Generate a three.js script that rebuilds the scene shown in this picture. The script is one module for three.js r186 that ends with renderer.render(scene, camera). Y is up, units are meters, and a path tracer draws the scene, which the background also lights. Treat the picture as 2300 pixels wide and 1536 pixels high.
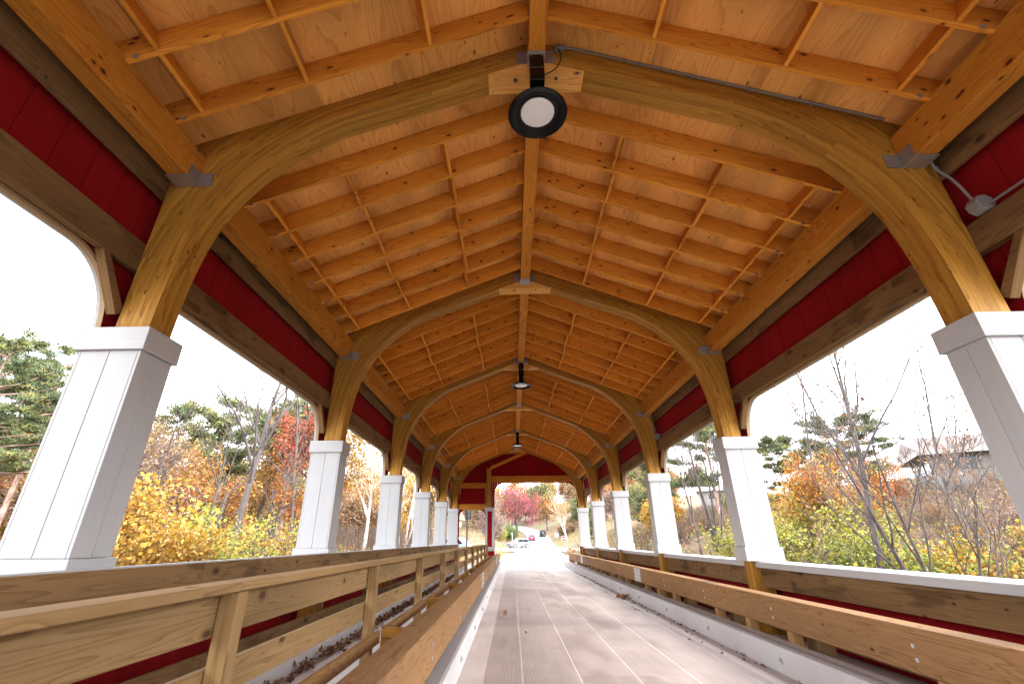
import * as THREE from 'three';
import { mergeGeometries } from 'three/addons/utils/BufferGeometryUtils.js';

// ------------------------------------------------------------------ camera, sky, sun, exposure
const W = 2300, H = 1536;
const scene = new THREE.Scene();
const camera = new THREE.PerspectiveCamera(2 * Math.atan(768 / 999.45) * 180 / Math.PI, W / H, 0.05, 2000);
{
  const pitch = 0.41954, yaw = -0.03065, roll = -0.00331;   // metres; x right, y up, -z along the bridge
  const f = new THREE.Vector3(Math.sin(yaw) * Math.cos(pitch), Math.sin(pitch), -Math.cos(yaw) * Math.cos(pitch));
  const r = new THREE.Vector3(Math.cos(yaw), 0, Math.sin(yaw));
  const u = new THREE.Vector3().crossVectors(r, f);
  const r2 = r.clone().multiplyScalar(Math.cos(roll)).addScaledVector(u, Math.sin(roll));
  const u2 = u.clone().multiplyScalar(Math.cos(roll)).addScaledVector(r, -Math.sin(roll));
  camera.position.set(-0.367, 1.36, 0);
  camera.quaternion.setFromRotationMatrix(new THREE.Matrix4().makeBasis(r2, u2, f.clone().negate()));
  camera.setViewOffset(W, H, 35, 0, W, H);
  camera.updateMatrixWorld();
}
// repeatable random numbers and periodic noise
function rngOf(seed) {
  let a = (seed * 2654435761) >>> 0;
  return () => { a = (a + 0x6D2B79F5) >>> 0; let t = a; t = Math.imul(t ^ (t >>> 15), t | 1); t ^= t + Math.imul(t ^ (t >>> 7), t | 61); return ((t ^ (t >>> 14)) >>> 0) / 4294967296; };
}
function h2(x, y, s) { let n = Math.imul(x, 374761393) + Math.imul(y, 668265263) + Math.imul(s, 1274126177); n = Math.imul(n ^ (n >>> 13), 1274126177); return ((n ^ (n >>> 16)) >>> 0) / 4294967296; }
function vnoise(x, y, s, px = 1e6, py = 1e6) {           // value noise with periods px, py
  const xi = Math.floor(x), yi = Math.floor(y), fx = x - xi, fy = y - yi;
  const sx = fx * fx * (3 - 2 * fx), sy = fy * fy * (3 - 2 * fy);
  const m = (a, b) => ((a % b) + b) % b;
  const x0 = m(xi, px), x1 = m(xi + 1, px), y0 = m(yi, py), y1 = m(yi + 1, py);
  const a = h2(x0, y0, s), b = h2(x1, y0, s), c = h2(x0, y1, s), d = h2(x1, y1, s);
  return a + (b - a) * sx + (c - a) * sy + (a - b - c + d) * sx * sy;
}
function fbm(x, y, s, oct = 4) { let v = 0, a = 0.5, k = 1; for (let i = 0; i < oct; i++) { v += a * vnoise(x * k, y * k, s + i); a *= 0.5; k *= 2; } return v; }
const smooth = (a, b, x) => { const t = Math.min(1, Math.max(0, (x - a) / (b - a))); return t * t * (3 - 2 * t); };
const lerp = (a, b, t) => a + (b - a) * t;

const SUN = new THREE.Vector3(0.78, 0.60, 0.16).normalize();   // veiled sun behind the viewer's right shoulder
{
  const w = 512, h = 256, d = new Float32Array(w * h * 4);
  for (let j = 0; j < h; j++) for (let i = 0; i < w; i++) {
    const th = ((i + 0.5) / w - 0.5) * 2 * Math.PI, ph = ((j + 0.5) / h - 0.5) * Math.PI;
    const x = Math.cos(ph) * Math.cos(th), y = Math.sin(ph), z = Math.cos(ph) * Math.sin(th);
    const e = Math.max(0.06, y), cl = fbm(x / (e + 0.25) * 1.6 + 7, z / (e + 0.25) * 1.6 + 3, 11, 5);
    const k = smooth(0.36, 0.6, cl);                                    // cloud against thin blue gaps
    const sd = Math.max(0, x * SUN.x + y * SUN.y + z * SUN.z);
    const glow = 0.5 * Math.pow(sd, 3) + 0.6 * Math.pow(sd, 14);
    const up = y > 0 ? 0.86 + 0.2 * y : 0.35;
    const L = up * (1 + glow) * lerp(0.93, 1.06, k);
    const o = (j * w + i) * 4;
    d[o] = L * lerp(0.88, 1.0, k); d[o + 1] = L * lerp(0.95, 1.0, k); d[o + 2] = L * lerp(1.06, 1.01, k); d[o + 3] = 1;
  }
  const t = new THREE.DataTexture(d, w, h, THREE.RGBAFormat, THREE.FloatType);
  t.mapping = THREE.EquirectangularReflectionMapping; t.magFilter = t.minFilter = THREE.LinearFilter; t.needsUpdate = true;
  scene.background = t; scene.environment = t;
}
const sun = new THREE.DirectionalLight(0xfff3e2, 0.8);
sun.position.copy(SUN).multiplyScalar(120); sun.target.position.set(0, 0, -15);
sun.castShadow = true; sun.shadow.radius = 30; sun.shadow.mapSize.set(2048, 2048);
Object.assign(sun.shadow.camera, { left: -70, right: 70, top: 70, bottom: -70, near: 1, far: 320 });
scene.add(sun, sun.target);
const renderer = new THREE.WebGLRenderer({ antialias: true });
renderer.toneMapping = THREE.LinearToneMapping; renderer.toneMappingExposure = 7.2;
renderer.shadowMap.enabled = true; renderer.setSize(1024, 683);

// ------------------------------------------------------------------ helpers
const P = (x, y, u) => new THREE.Vector3(x, y, -u);        // u = metres ahead of the camera along the bridge
const names = {};
function numbered(n) { const k = names[n] = (names[n] ?? -1) + 1; return k ? `${n}_${String(k).padStart(3, '0')}` : n; }
function thing(name, label, category, group) {
  const g = new THREE.Group(); g.name = numbered(name); g.userData = { label, category }; if (group) g.userData.group = group;
  scene.add(g); return g;
}
function part(name, geo, mat, parent, pos, rot) {
  const m = new THREE.Mesh(geo, mat); m.name = name; m.castShadow = m.receiveShadow = true;
  if (pos) m.position.copy(pos); if (rot) m.rotation.set(...rot);
  parent.add(m); return m;
}
function single(name, label, category, geo, mat, group) {
  const m = new THREE.Mesh(geo, mat); m.name = numbered(name); m.userData = { label, category }; if (group) m.userData.group = group;
  m.castShadow = m.receiveShadow = true; scene.add(m); return m;
}
function struct(name, geo, mat, label) {
  const m = new THREE.Mesh(geo, mat); m.name = numbered(name); m.userData = { kind: 'structure' }; if (label) m.userData.label = label;
  m.castShadow = m.receiveShadow = true; scene.add(m); return m;
}
function geoFrom(pos, uv, idx, nrm) {
  const g = new THREE.BufferGeometry();
  g.setAttribute('position', new THREE.Float32BufferAttribute(pos, 3));
  if (uv) g.setAttribute('uv', new THREE.Float32BufferAttribute(uv, 2));
  if (idx) g.setIndex(idx);
  if (nrm) g.setAttribute('normal', new THREE.Float32BufferAttribute(nrm, 3)); else g.computeVertexNormals();
  return g;
}
const boxCache = {};
// box with chamfered edges, uv in metres along the grain axis, a few uv variants of each size
function box(sx, sy, sz, grain = 'x', variant = 0, c = 0) {
  const key = [sx.toFixed(3), sy.toFixed(3), sz.toFixed(3), grain, variant, c].join();
  if (boxCache[key]) return boxCache[key];
  const r = rngOf(variant * 31 + 7), ou = r() * 4.8, ov = r() * 1.2;
  const h = [sx / 2, sy / 2, sz / 2], G = 'xyz'.indexOf(grain);
  const pos = [], uv = [], nrm = [];
  const put = (pts, n) => {
    const a = n.map(Math.abs), d = a[0] >= a[1] && a[0] >= a[2] ? 0 : a[1] >= a[2] ? 1 : 2;
    const ua = d === G ? (G + 1) % 3 : G, va = [0, 1, 2].find(k => k !== d && k !== ua);
    const len = Math.hypot(...n);
    for (const p of pts) { pos.push(...p); uv.push(d === G ? p[ua] * 0.15 + ou : p[ua] + ou, p[va] + ov + d * 0.31 + (n[d] > 0 ? 0.17 : 0)); nrm.push(n[0] / len, n[1] / len, n[2] / len); }
  };
  const quad = (p, n) => {
    const e1 = p[1].map((v, i) => v - p[0][i]), e2 = p[2].map((v, i) => v - p[0][i]);
    const cr = [e1[1] * e2[2] - e1[2] * e2[1], e1[2] * e2[0] - e1[0] * e2[2], e1[0] * e2[1] - e1[1] * e2[0]];
    if (cr[0] * n[0] + cr[1] * n[1] + cr[2] * n[2] < 0) p.reverse();
    put([p[0], p[1], p[2]], n); if (p.length === 4) put([p[0], p[2], p[3]], n);
  };
  for (let d = 0; d < 3; d++) for (const s of [-1, 1]) {
    const a = (d + 1) % 3, b = (d + 2) % 3, n = [0, 0, 0]; n[d] = s;
    quad([[-1, -1], [1, -1], [1, 1], [-1, 1]].map(([i, j]) => { const p = []; p[d] = s * h[d]; p[a] = i * (h[a] - c); p[b] = j * (h[b] - c); return p; }), n);
  }
  if (c > 0) {
    for (let d = 0; d < 3; d++) for (const i of [-1, 1]) for (const j of [-1, 1]) {
      const a = (d + 1) % 3, b = (d + 2) % 3, n = [0, 0, 0]; n[a] = i; n[b] = j;
      const mk = (k, A) => { const p = []; p[d] = k * (h[d] - c); p[a] = i * (A ? h[a] : h[a] - c); p[b] = j * (A ? h[b] - c : h[b]); return p; };
      quad([mk(-1, 1), mk(1, 1), mk(1, 0), mk(-1, 0)], n);
    }
    for (const i of [-1, 1]) for (const j of [-1, 1]) for (const k of [-1, 1])
      quad([[i * h[0], j * (h[1] - c), k * (h[2] - c)], [i * (h[0] - c), j * h[1], k * (h[2] - c)], [i * (h[0] - c), j * (h[1] - c), k * h[2]]], [i, j, k]);
  }
  return boxCache[key] = geoFrom(pos, uv, null, nrm);
}
const cylCache = {};
function cyl(r, len, seg = 12, axis = 'y', r2 = r) {
  const key = [r, len, seg, axis, r2].join(); if (cylCache[key]) return cylCache[key];
  const g = new THREE.CylinderGeometry(r2, r, len, seg); if (axis === 'x') g.rotateZ(Math.PI / 2); if (axis === 'z') g.rotateX(Math.PI / 2);
  return cylCache[key] = g;
}
// prism: polygon in (a,b) extruded by t; plane 'xy' extrudes along z, 'uy' along x (a = u)
function prism(pts, t, plane = 'xy', bevel = 0) {
  const s = new THREE.Shape(pts.map(p => new THREE.Vector2(p[0], p[1])));
  const g = new THREE.ExtrudeGeometry(s, { depth: t - 2 * bevel, bevelEnabled: bevel > 0, bevelThickness: bevel, bevelSize: bevel, bevelOffset: -bevel, bevelSegments: 1, curveSegments: 8 });
  g.translate(0, 0, -t / 2 + bevel);
  if (plane === 'uy') g.rotateY(Math.PI / 2);              // (u,y,t) -> x = t, z = -u
  return g;
}
let vseed = 1; const vr = rngOf(99); const variant = n => Math.floor(vr() * n);
// ------------------------------------------------------------------ materials
const toS = c => Math.round(255 * Math.min(1, Math.max(0, c <= 0.0031308 ? 12.92 * c : 1.055 * Math.pow(c, 1 / 2.4) - 0.055)));
// sawn wood: contour lines of a long noise are the growth rings, with fibres and knots; w x h metres
function woodTex(o) {
  const w = o.pw ?? 2048, h = o.ph ?? 512, M = o.m ?? 4.8, N = o.n ?? 1.2, d = new Uint8Array(w * h * 4), r = rngOf(o.seed);
  const knots = [...Array(o.knots ?? 0)].map(() => ({ x: r() * M, y: r() * N, s: lerp(o.kmin ?? 0.008, o.kmax ?? 0.022, r()), e: 1.2 + r() }));
  const nx = Math.round(M / o.lx), ny = Math.round(N / o.ly);
  for (let j = 0; j < h; j++) for (let i = 0; i < w; i++) {
    const x = i / w * M, y = j / h * N;
    let fld = vnoise(x / o.lx, y / o.ly, o.seed, nx, ny) + 0.35 * vnoise(x / o.lx * 2, y / o.ly * 2, o.seed + 5, nx * 2, ny * 2);
    let kd = 0, kr = 0;
    for (const k of knots) {
      let dx = Math.abs(x - k.x), dy = Math.abs(y - k.y); if (dx > M / 2) dx = M - dx; if (dy > N / 2) dy = N - dy;
      if (dx > 0.25 || dy > 0.09) continue;
      const q = Math.hypot(dx / k.e, dy) / k.s;
      kd = Math.max(kd, smooth(1.05, 0.75, q)); kr = Math.max(kr, 0.5 * smooth(2.2, 1, q));
      fld += 0.5 * Math.exp(-(dx * dx) / (k.s * k.s * 14) - (dy * dy) / (k.s * k.s * 4));
    }
    const t = fld * o.rings, s = t - Math.floor(t);
    const late = Math.pow(s, 3) * smooth(1.0, 0.93, s);
    const fib = vnoise(x * 14, y * 420, o.seed + 9, Math.round(M * 14), Math.round(N * 420)) - 0.5;
    const blot = vnoise(x * 0.9 + 3, y * 3.3, o.seed + 13, Math.round(M * 0.9), Math.round(N * 3.3)) - 0.5;
    const lam = o.lam ? (y / o.lam) % 1 : 0.5;
    const lt = o.lam ? (h2(Math.floor(y / o.lam), Math.floor(x / 1.7 + h2(Math.floor(y / o.lam), 3, 3) * 2), o.seed) - 0.5) * o.lamVar : 0;
    const k1 = Math.min(1, Math.max(0, late * o.contrast + fib * (o.fib ?? 0.35) + 0.15 - lt));
    let m = 1 + blot * (o.blot ?? 0.25) + fib * 0.12 + lt * 0.7;
    if (o.lam && lam < 0.03) m *= 0.72;
    let st = 0; if (o.stain) st = smooth(o.stain, o.stain + 0.12, fbm(x * 1.3, y * 5, o.seed + 21, 4)) * 0.6;
    const p = (j * w + i) * 4;
    for (let c = 0; c < 3; c++) {
      let v = lerp(o.early[c], o.late[c], k1) * m;
      v = lerp(v, o.late[c] * 0.55, kr); v = lerp(v, o.knot ? o.knot[c] : o.late[c] * 0.3, kd);
      if (st) v *= 1 - st * 0.75;
      d[p + c] = toS(v);
    }
    d[p + 3] = 255;
  }
  const t = new THREE.DataTexture(d, w, h); t.colorSpace = THREE.SRGBColorSpace; t.wrapS = t.wrapT = THREE.RepeatWrapping;
  t.magFilter = THREE.LinearFilter; t.minFilter = THREE.LinearMipmapLinearFilter; t.generateMipmaps = true; t.repeat.set(1 / M, 1 / N); t.needsUpdate = true;
  return t;
}
function paintTex(o) {                                    // brushed paint or concrete: fibres, blotches, specks
  const w = o.pw ?? 512, h = o.ph ?? 512, M = o.m ?? 2, N = o.n ?? 2, d = new Uint8Array(w * h * 4);
  for (let j = 0; j < h; j++) for (let i = 0; i < w; i++) {
    const x = i / w * M, y = j / h * N;
    const a = vnoise(x * o.fx, y * o.fy, o.seed, Math.round(M * o.fx), Math.round(N * o.fy)) - 0.5;
    const b = vnoise(x * 1.5, y * 1.5, o.seed + 3, Math.round(M * 1.5), Math.round(N * 1.5)) - 0.5 + 0.5 * (vnoise(x * 5, y * 5, o.seed + 4, Math.round(M * 5), Math.round(N * 5)) - 0.5);
    const g = h2(i, j, o.seed) - 0.5;
    let m = 1 + a * (o.fib ?? 0.06) + b * (o.blot ?? 0.06) + g * (o.speck ?? 0.03);
    const st = o.dirt ? smooth(0.5, 0.72, fbm(x * (o.dx ?? 1), y * (o.dy ?? 1), o.seed + 7, 5)) * o.dirt : 0;
    const p = (j * w + i) * 4;
    for (let c = 0; c < 3; c++) d[p + c] = toS(lerp(o.col[c] * m, (o.dcol ?? [0.2, 0.15, 0.12])[c], st));
    d[p + 3] = 255;
  }
  const t = new THREE.DataTexture(d, w, h); t.colorSpace = THREE.SRGBColorSpace; t.wrapS = t.wrapT = THREE.RepeatWrapping;
  t.magFilter = THREE.LinearFilter; t.minFilter = THREE.LinearMipmapLinearFilter; t.generateMipmaps = true; t.repeat.set(1 / M, 1 / N); t.needsUpdate = true;
  return t;
}
const std = (o) => new THREE.MeshStandardMaterial({ roughness: 0.7, metalness: 0, ...o });
const wood = (o) => new THREE.MeshPhysicalMaterial({ roughness: 0.75, specularIntensity: 0.3, ...o });
const lin = (r, g, b) => new THREE.Color().setRGB(r, g, b);
const tPine = woodTex({ seed: 3, lx: 1.6, ly: 0.1, rings: 9, contrast: 0.8, early: [0.76, 0.32, 0.042], late: [0.44, 0.13, 0.012], knots: 40, kmin: 0.006, kmax: 0.019, knot: [0.10, 0.028, 0.012], blot: 0.3 });
const tPly = woodTex({ seed: 17, lx: 1.6, ly: 0.2, rings: 10, contrast: 0.6, early: [0.88, 0.47, 0.14], late: [0.58, 0.24, 0.05], knots: 34, kmin: 0.004, kmax: 0.012, knot: [0.2, 0.07, 0.025], blot: 0.42, fib: 0.5 });
const tGlu = woodTex({ seed: 29, lx: 2.4, ly: 0.06, rings: 9, contrast: 0.75, early: [0.43, 0.215, 0.034], late: [0.19, 0.068, 0.008], knots: 18, kmin: 0.004, kmax: 0.011, knot: [0.07, 0.03, 0.015], lam: 0.035, lamVar: 0.34, blot: 0.3 });
const tFir = woodTex({ seed: 41, lx: 1.2, ly: 0.05, rings: 7, contrast: 0.75, early: [0.29, 0.16, 0.07], late: [0.14, 0.062, 0.02], knots: 12, kmin: 0.005, kmax: 0.012, blot: 0.2 });
const tOld = woodTex({ seed: 53, lx: 1.6, ly: 0.06, rings: 6, contrast: 0.7, early: [0.21, 0.122, 0.054], late: [0.10, 0.05, 0.018], knots: 20, kmin: 0.008, kmax: 0.025, knot: [0.05, 0.025, 0.015], stain: 0.55, blot: 0.45 });
const tFence = woodTex({ seed: 67, lx: 1.6, ly: 0.06, rings: 6, contrast: 0.7, early: [0.31, 0.19, 0.083], late: [0.15, 0.078, 0.025], knots: 16, kmin: 0.008, kmax: 0.022, knot: [0.08, 0.035, 0.02], blot: 0.45, stain: 0.7 });
const tWhite = paintTex({ seed: 71, col: [0.40, 0.398, 0.405], fx: 3, fy: 90, fib: 0.05, blot: 0.05, dirt: 0.18, dx: 2, dy: 9, dcol: [0.5, 0.46, 0.43] });
const tRed = paintTex({ seed: 83, col: [0.22, 0.003, 0.006], fx: 3, fy: 120, fib: 0.16, blot: 0.2, speck: 0.08 });
const tConc = paintTex({ seed: 91, pw: 1024, ph: 1024, m: 6, n: 6, col: [0.43, 0.368, 0.348], fx: 1.5, fy: 30, fib: 0.1, blot: 0.22, speck: 0.12, dirt: 0.42, dx: 0.6, dy: 1.8, dcol: [0.22, 0.165, 0.145] });
const tCurb = paintTex({ seed: 97, col: [0.45, 0.437, 0.44], fx: 8, fy: 8, fib: 0.06, blot: 0.12, speck: 0.08, dirt: 0.3, dx: 3, dy: 3, dcol: [0.5, 0.42, 0.38] });
const tAsph = paintTex({ seed: 101, m: 8, n: 8, col: [0.19, 0.185, 0.185], fx: 20, fy: 20, fib: 0.12, blot: 0.15, speck: 0.25 });
const M = {
  rafter: [wood({ map: tPine }), wood({ map: tPine, color: lin(0.9, 0.86, 0.8) }), wood({ map: tPine, color: lin(1.05, 1.06, 1.08) })],
  ply: [wood({ map: tPly }), wood({ map: tPly, color: lin(0.94, 0.92, 0.88) }), wood({ map: tPly, color: lin(1.05, 1.03, 1.02) })],
  glu: wood({ map: tGlu, roughness: 0.6 }), beam: wood({ map: tPine, color: lin(0.72, 0.72, 0.75), roughness: 0.65 }),
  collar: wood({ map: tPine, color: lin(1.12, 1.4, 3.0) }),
  fir: wood({ map: tFir }), old: wood({ map: tOld, roughness: 0.85 }), fence: wood({ map: tFence, roughness: 0.8 }), fence2: wood({ map: tFence, color: lin(0.82, 0.82, 0.84), roughness: 0.8 }),
  pale: wood({ map: tFir, color: lin(1.35, 1.4, 1.35) }),
  white: std({ map: tWhite, roughness: 0.5 }), red: new THREE.MeshPhysicalMaterial({ map: tRed, roughness: 0.85, specularIntensity: 0.35 }), rawEdge: std({ color: lin(0.34, 0.22, 0.12) }),
  deck: std({ map: tConc, roughness: 0.62 }), curb: std({ map: tCurb, roughness: 0.7 }), curbTop: std({ map: tCurb, color: lin(0.62, 0.58, 0.57), roughness: 0.8 }),
  steel: std({ color: lin(0.36, 0.35, 0.36), metalness: 0.75, roughness: 0.45 }), zinc: std({ color: lin(0.5, 0.5, 0.52), metalness: 0.8, roughness: 0.42 }),
  black: new THREE.MeshPhysicalMaterial({ color: lin(0.003, 0.003, 0.003), roughness: 0.25, specularIntensity: 0.45 }), lens: std({ color: lin(0.85, 0.85, 0.87), roughness: 0.35 }),
  pvc: std({ color: lin(0.2, 0.195, 0.2), roughness: 0.5 }), asphalt: std({ map: tAsph, roughness: 0.9 }), dark: std({ color: lin(0.05, 0.035, 0.025), roughness: 0.9 }),
  shingle: std({ color: lin(0.1, 0.1, 0.105), roughness: 0.9 }),
};
// ------------------------------------------------------------------ the covered bridge
const S = 4.877, UC = i => 3.616 + (i - 1) * S;            // arch centres, arch 1 is the nearest in view
const U0 = -7.3, UD = -8.6, U1 = 28.75;                                // roof ends
const ORD = ['', 'first', 'second', 'third', 'fourth', 'fifth', 'sixth'];
const plyY = x => 6.925 - 0.4167 * Math.abs(x), rafY = x => 6.605 - 0.4167 * Math.abs(x), TH = Math.atan(0.4167);

// deck: grooved lane slab, plain walkway slab
{
  const pos = [], uv = [], idx = []; const prof = [[-3.9, 0], [-0.70, 0]];
  for (let x = -0.69; x < 2.32; x += 0.0152) {
    const wide = Math.abs(((x + 0.28) % 0.616 + 0.616) % 0.616) < 0.0152;
    if (wide) { prof.push([x, 0]); continue; }
    prof.push([x, 0], [x + 0.001, -0.008], [x + 0.0068, -0.008], [x + 0.0078, 0]);
  }
  prof.push([3.9, 0], [3.9, -0.45], [-3.9, -0.45], [-3.9, 0]);
  const n = 20, a = UD, b = 29.3;
  for (let k = 0; k < prof.length - 1; k++) {
    const [x0, y0] = prof[k], [x1, y1] = prof[k + 1];
    for (let i = 0; i < n; i++) {
      const ua = lerp(a, b, i / n), ub = lerp(a, b, (i + 1) / n), o = pos.length / 3;
      pos.push(x0, y0, -ua, x1, y1, -ua, x1, y1, -ub, x0, y0, -ub);
      uv.push(ua, x0, ua, x1, ub, x1, ub, x0); idx.push(o, o + 1, o + 2, o, o + 2, o + 3);
    }
  }
  const d = struct('bridge_deck', geoFrom(pos, uv, idx), M.deck);
  part('end_beam', box(7.8, 0.45, 0.25, 'x'), M.curb, d, P(0, -0.228, 29.43));
  part('end_beam', box(7.8, 0.45, 0.25, 'x'), M.curb, d, P(0, -0.228, UD - 0.13));
}
// kerbs
function kerb(s, x0, x1, ua, ub, label, bolts) {
  const t = thing('kerb', label, 'kerb'), L = ub - ua, mid = (ua + ub) / 2;
  const n = 6;
  for (let i = 0; i < n; i++) {
    const l = L / n;
    part('kerb_face', box(0.05, 0.258, l - 0.006, 'z', i, 0.006), M.curb, t, P(s * (x0 + 0.025), 0.129, ua + l * (i + 0.5)));
  }
  part('kerb_body', box(x1 - x0 - 0.054, 0.26, L, 'z', 2, 0.004), M.curb, t, P(s * (x0 + 0.054 + (x1 - x0 - 0.054) / 2), 0.13, mid));
  part('flashing', box(0.12, 0.006, L, 'z', 3), M.curbTop, t, P(s * (x0 + 0.09), 0.2635, mid));
  if (bolts) for (let u = -7.96; u < ub - 1; u += 2) { const b = part('bolt', cyl(0.034, 0.012, 14, 'x'), M.zinc, t, P(s * (x0 - 0.004), 0.136, u)); part('bolt_head', cyl(0.017, 0.014, 6, 'x'), M.steel, b, new THREE.Vector3(-s * 0.009, 0, 0)); }
  return t;
}
kerb(1, 2.6, 2.885, UD + 0.1, 28.9, 'white concrete kerb with round steel bolts under the right guardrail', true);
kerb(-1, 0.969, 1.25, UD + 0.1, 28.9, 'low white kerb strip under the left guardrail beside the lane', true);
kerb(-1, 2.87, 3.2, UD + 0.1, 27.9, 'pale kerb along the far left edge of the footway', false);

// arches
const inner = [[3.6, -0.3], [3.6, 0.6], [3.6, 1.5], [3.597, 2.4], [3.59, 3.12], [3.568, 3.55], [3.535, 3.85], [3.482, 4.14], [3.385, 4.46], [3.214, 4.785], [2.975, 5.10], [2.63, 5.43], [2.27, 5.675], [1.98, 5.80], [1.653, 5.925], [1.1, 6.142], [0.54, 6.366], [0, 6.582]];
function ribGeo(s, seed) {
  const c = new THREE.CatmullRomCurve3(inner.map(p => new THREE.Vector3(p[0], p[1], 0)), false, 'centripetal');
  const st = [], N = 72; let len = 0, prev;
  for (let i = 0; i <= N; i++) {
    const p = c.getPoint(i / N), tg = c.getTangent(i / N); if (prev) len += p.distanceTo(prev); prev = p;
    const n = new THREE.Vector2(tg.y, -tg.x);               // outward
    const t1 = n.x > 1e-4 ? (3.9 - p.x) / n.x : 99, t2 = (6.915 - 0.4167 * p.x - p.y) / (n.y + 0.4167 * n.x);
    const t = Math.min(t1 > 0 ? t1 : 99, t2 > 0 ? t2 : 99);
    st.push({ p: [p.x, p.y], o: [p.x + n.x * t, p.y + n.y * t], s: len, corner: Math.abs(t1 - t2) });
  }
  st.reduce((a, b) => a.corner < b.corner ? a : b).o = [3.9, 6.915 - 0.4167 * 3.9];
  st[N].o = [0, 6.915]; st[N].p = [0, 6.582];
  const pos = [], uv = [], ou = seed * 1.37, ov = seed * 0.21, hz = 0.135;
  const q = (a, b, c2, d, ua, ub, uc2, ud) => { const v = [a, b, c2, a, c2, d], t = [ua, ub, uc2, ua, uc2, ud]; if (s < 0) { v.reverse(); t.reverse(); } for (const p of v) pos.push(s * p[0], p[1], p[2]); for (const w of t) uv.push(w[0] + ou, w[1] + ov); };
  for (let i = 0; i < N; i++) {
    const A = st[i], B = st[i + 1], wa = Math.hypot(A.o[0] - A.p[0], A.o[1] - A.p[1]), wb = Math.hypot(B.o[0] - B.p[0], B.o[1] - B.p[1]);
    for (const z of [hz, -hz]) {
      const f = [[A.p[0], A.p[1], z], [A.o[0], A.o[1], z], [B.o[0], B.o[1], z], [B.p[0], B.p[1], z]], w = [[A.s, 0], [A.s, wa], [B.s, wb], [B.s, 0]];
      if (z > 0) q(...f, ...w); else q(...f.reverse(), ...w.reverse());
    }
    q([A.p[0], A.p[1], -hz], [A.p[0], A.p[1], hz], [B.p[0], B.p[1], hz], [B.p[0], B.p[1], -hz], [A.s, 0.6], [A.s, 0.87], [B.s, 0.87], [B.s, 0.6]);
    q([A.o[0], A.o[1], hz], [A.o[0], A.o[1], -hz], [B.o[0], B.o[1], -hz], [B.o[0], B.o[1], hz], [A.s, 0.9], [A.s, 1.17], [B.s, 1.17], [B.s, 0.9]);
  }
  const e = st[0]; q([e.o[0], e.o[1], -hz], [e.o[0], e.o[1], hz], [e.p[0], e.p[1], hz], [e.p[0], e.p[1], -hz], [0, 0], [0, 0.27], [0.3, 0.27], [0.3, 0]);
  return geoFrom(pos, uv);
}
const ribs = [0, 1, 2].map(k => [ribGeo(1, k * 2 + 1), ribGeo(-1, k * 2 + 2)]);
const collarGeo = (() => { const g = prism([[-0.56, 6.358], [0.56, 6.358], [0.5, 6.385], [0, 6.6], [-0.5, 6.385]], 0.264); return g; })();
for (let i = -1; i <= 6; i++) {
  const u = UC(i), t = thing('timber_arch', i > 0 ? `${ORD[i]} curved timber arch counted from the viewer, spanning the bridge` : i ? 'curved timber arch farthest behind the viewer' : 'curved timber arch standing just behind the viewer', 'arch', 'glued timber arches');
  for (const k of [0, 1]) part('arch_rib', ribs[(i + 3) % 3][k], M.glu, t, P(0, 0, u));
  const c = part('collar_block', collarGeo, M.collar, t, P(0, 0, u));
  for (const x of [-0.24, 0.24]) part('bolt_hole', cyl(0.022, 0.004, 10), M.dark, c, new THREE.Vector3(x, 6.3565, 0.05));
  for (const f of [-1, 1]) {                                // steel seats for the ridge beam and eave beams
    if ((i === 6 && f > 0) || (i === -1 && f < 0)) continue;
    const uf = u + f * 0.137, b = part('ridge_bracket', box(0.46, 0.22, 0.008, 'x', 0), M.steel, t, P(0, 6.62, uf + f * 0.003));
    part('seat_plate', box(0.206, 0.008, 0.16, 'x'), M.zinc, b, new THREE.Vector3(0, -0.126, -f * 0.08));
    part('seat_skirt', box(0.206, 0.06, 0.008, 'x'), M.zinc, b, new THREE.Vector3(0, -0.142, -f * 0.005));
    for (const x of [-0.17, 0.17]) for (const y of [-0.06, 0.06]) part('bolt', cyl(0.016, 0.014, 8, 'z'), M.steel, b, new THREE.Vector3(x, y, -f * 0.008));
    for (const s of [-1, 1]) {
      const e = part('eave_bracket', box(0.16, 0.17, 0.008, 'y', 0), M.steel, t, P(s * 3.53, 4.83, uf + f * 0.003));
      part('seat_plate', box(0.23, 0.008, 0.17, 'x'), M.zinc, e, new THREE.Vector3(s * 0.17, -0.088, -f * 0.084));
      part('side_plate', box(0.008, 0.16, 0.15, 'z'), M.steel, e, new THREE.Vector3(s * 0.064, 0, -f * 0.078));
      for (const y of [-0.05, 0.05]) part('bolt', cyl(0.013, 0.012, 8, 'z'), M.steel, e, new THREE.Vector3(-s * 0.035, y, -f * 0.007));
    }
  }
}
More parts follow.
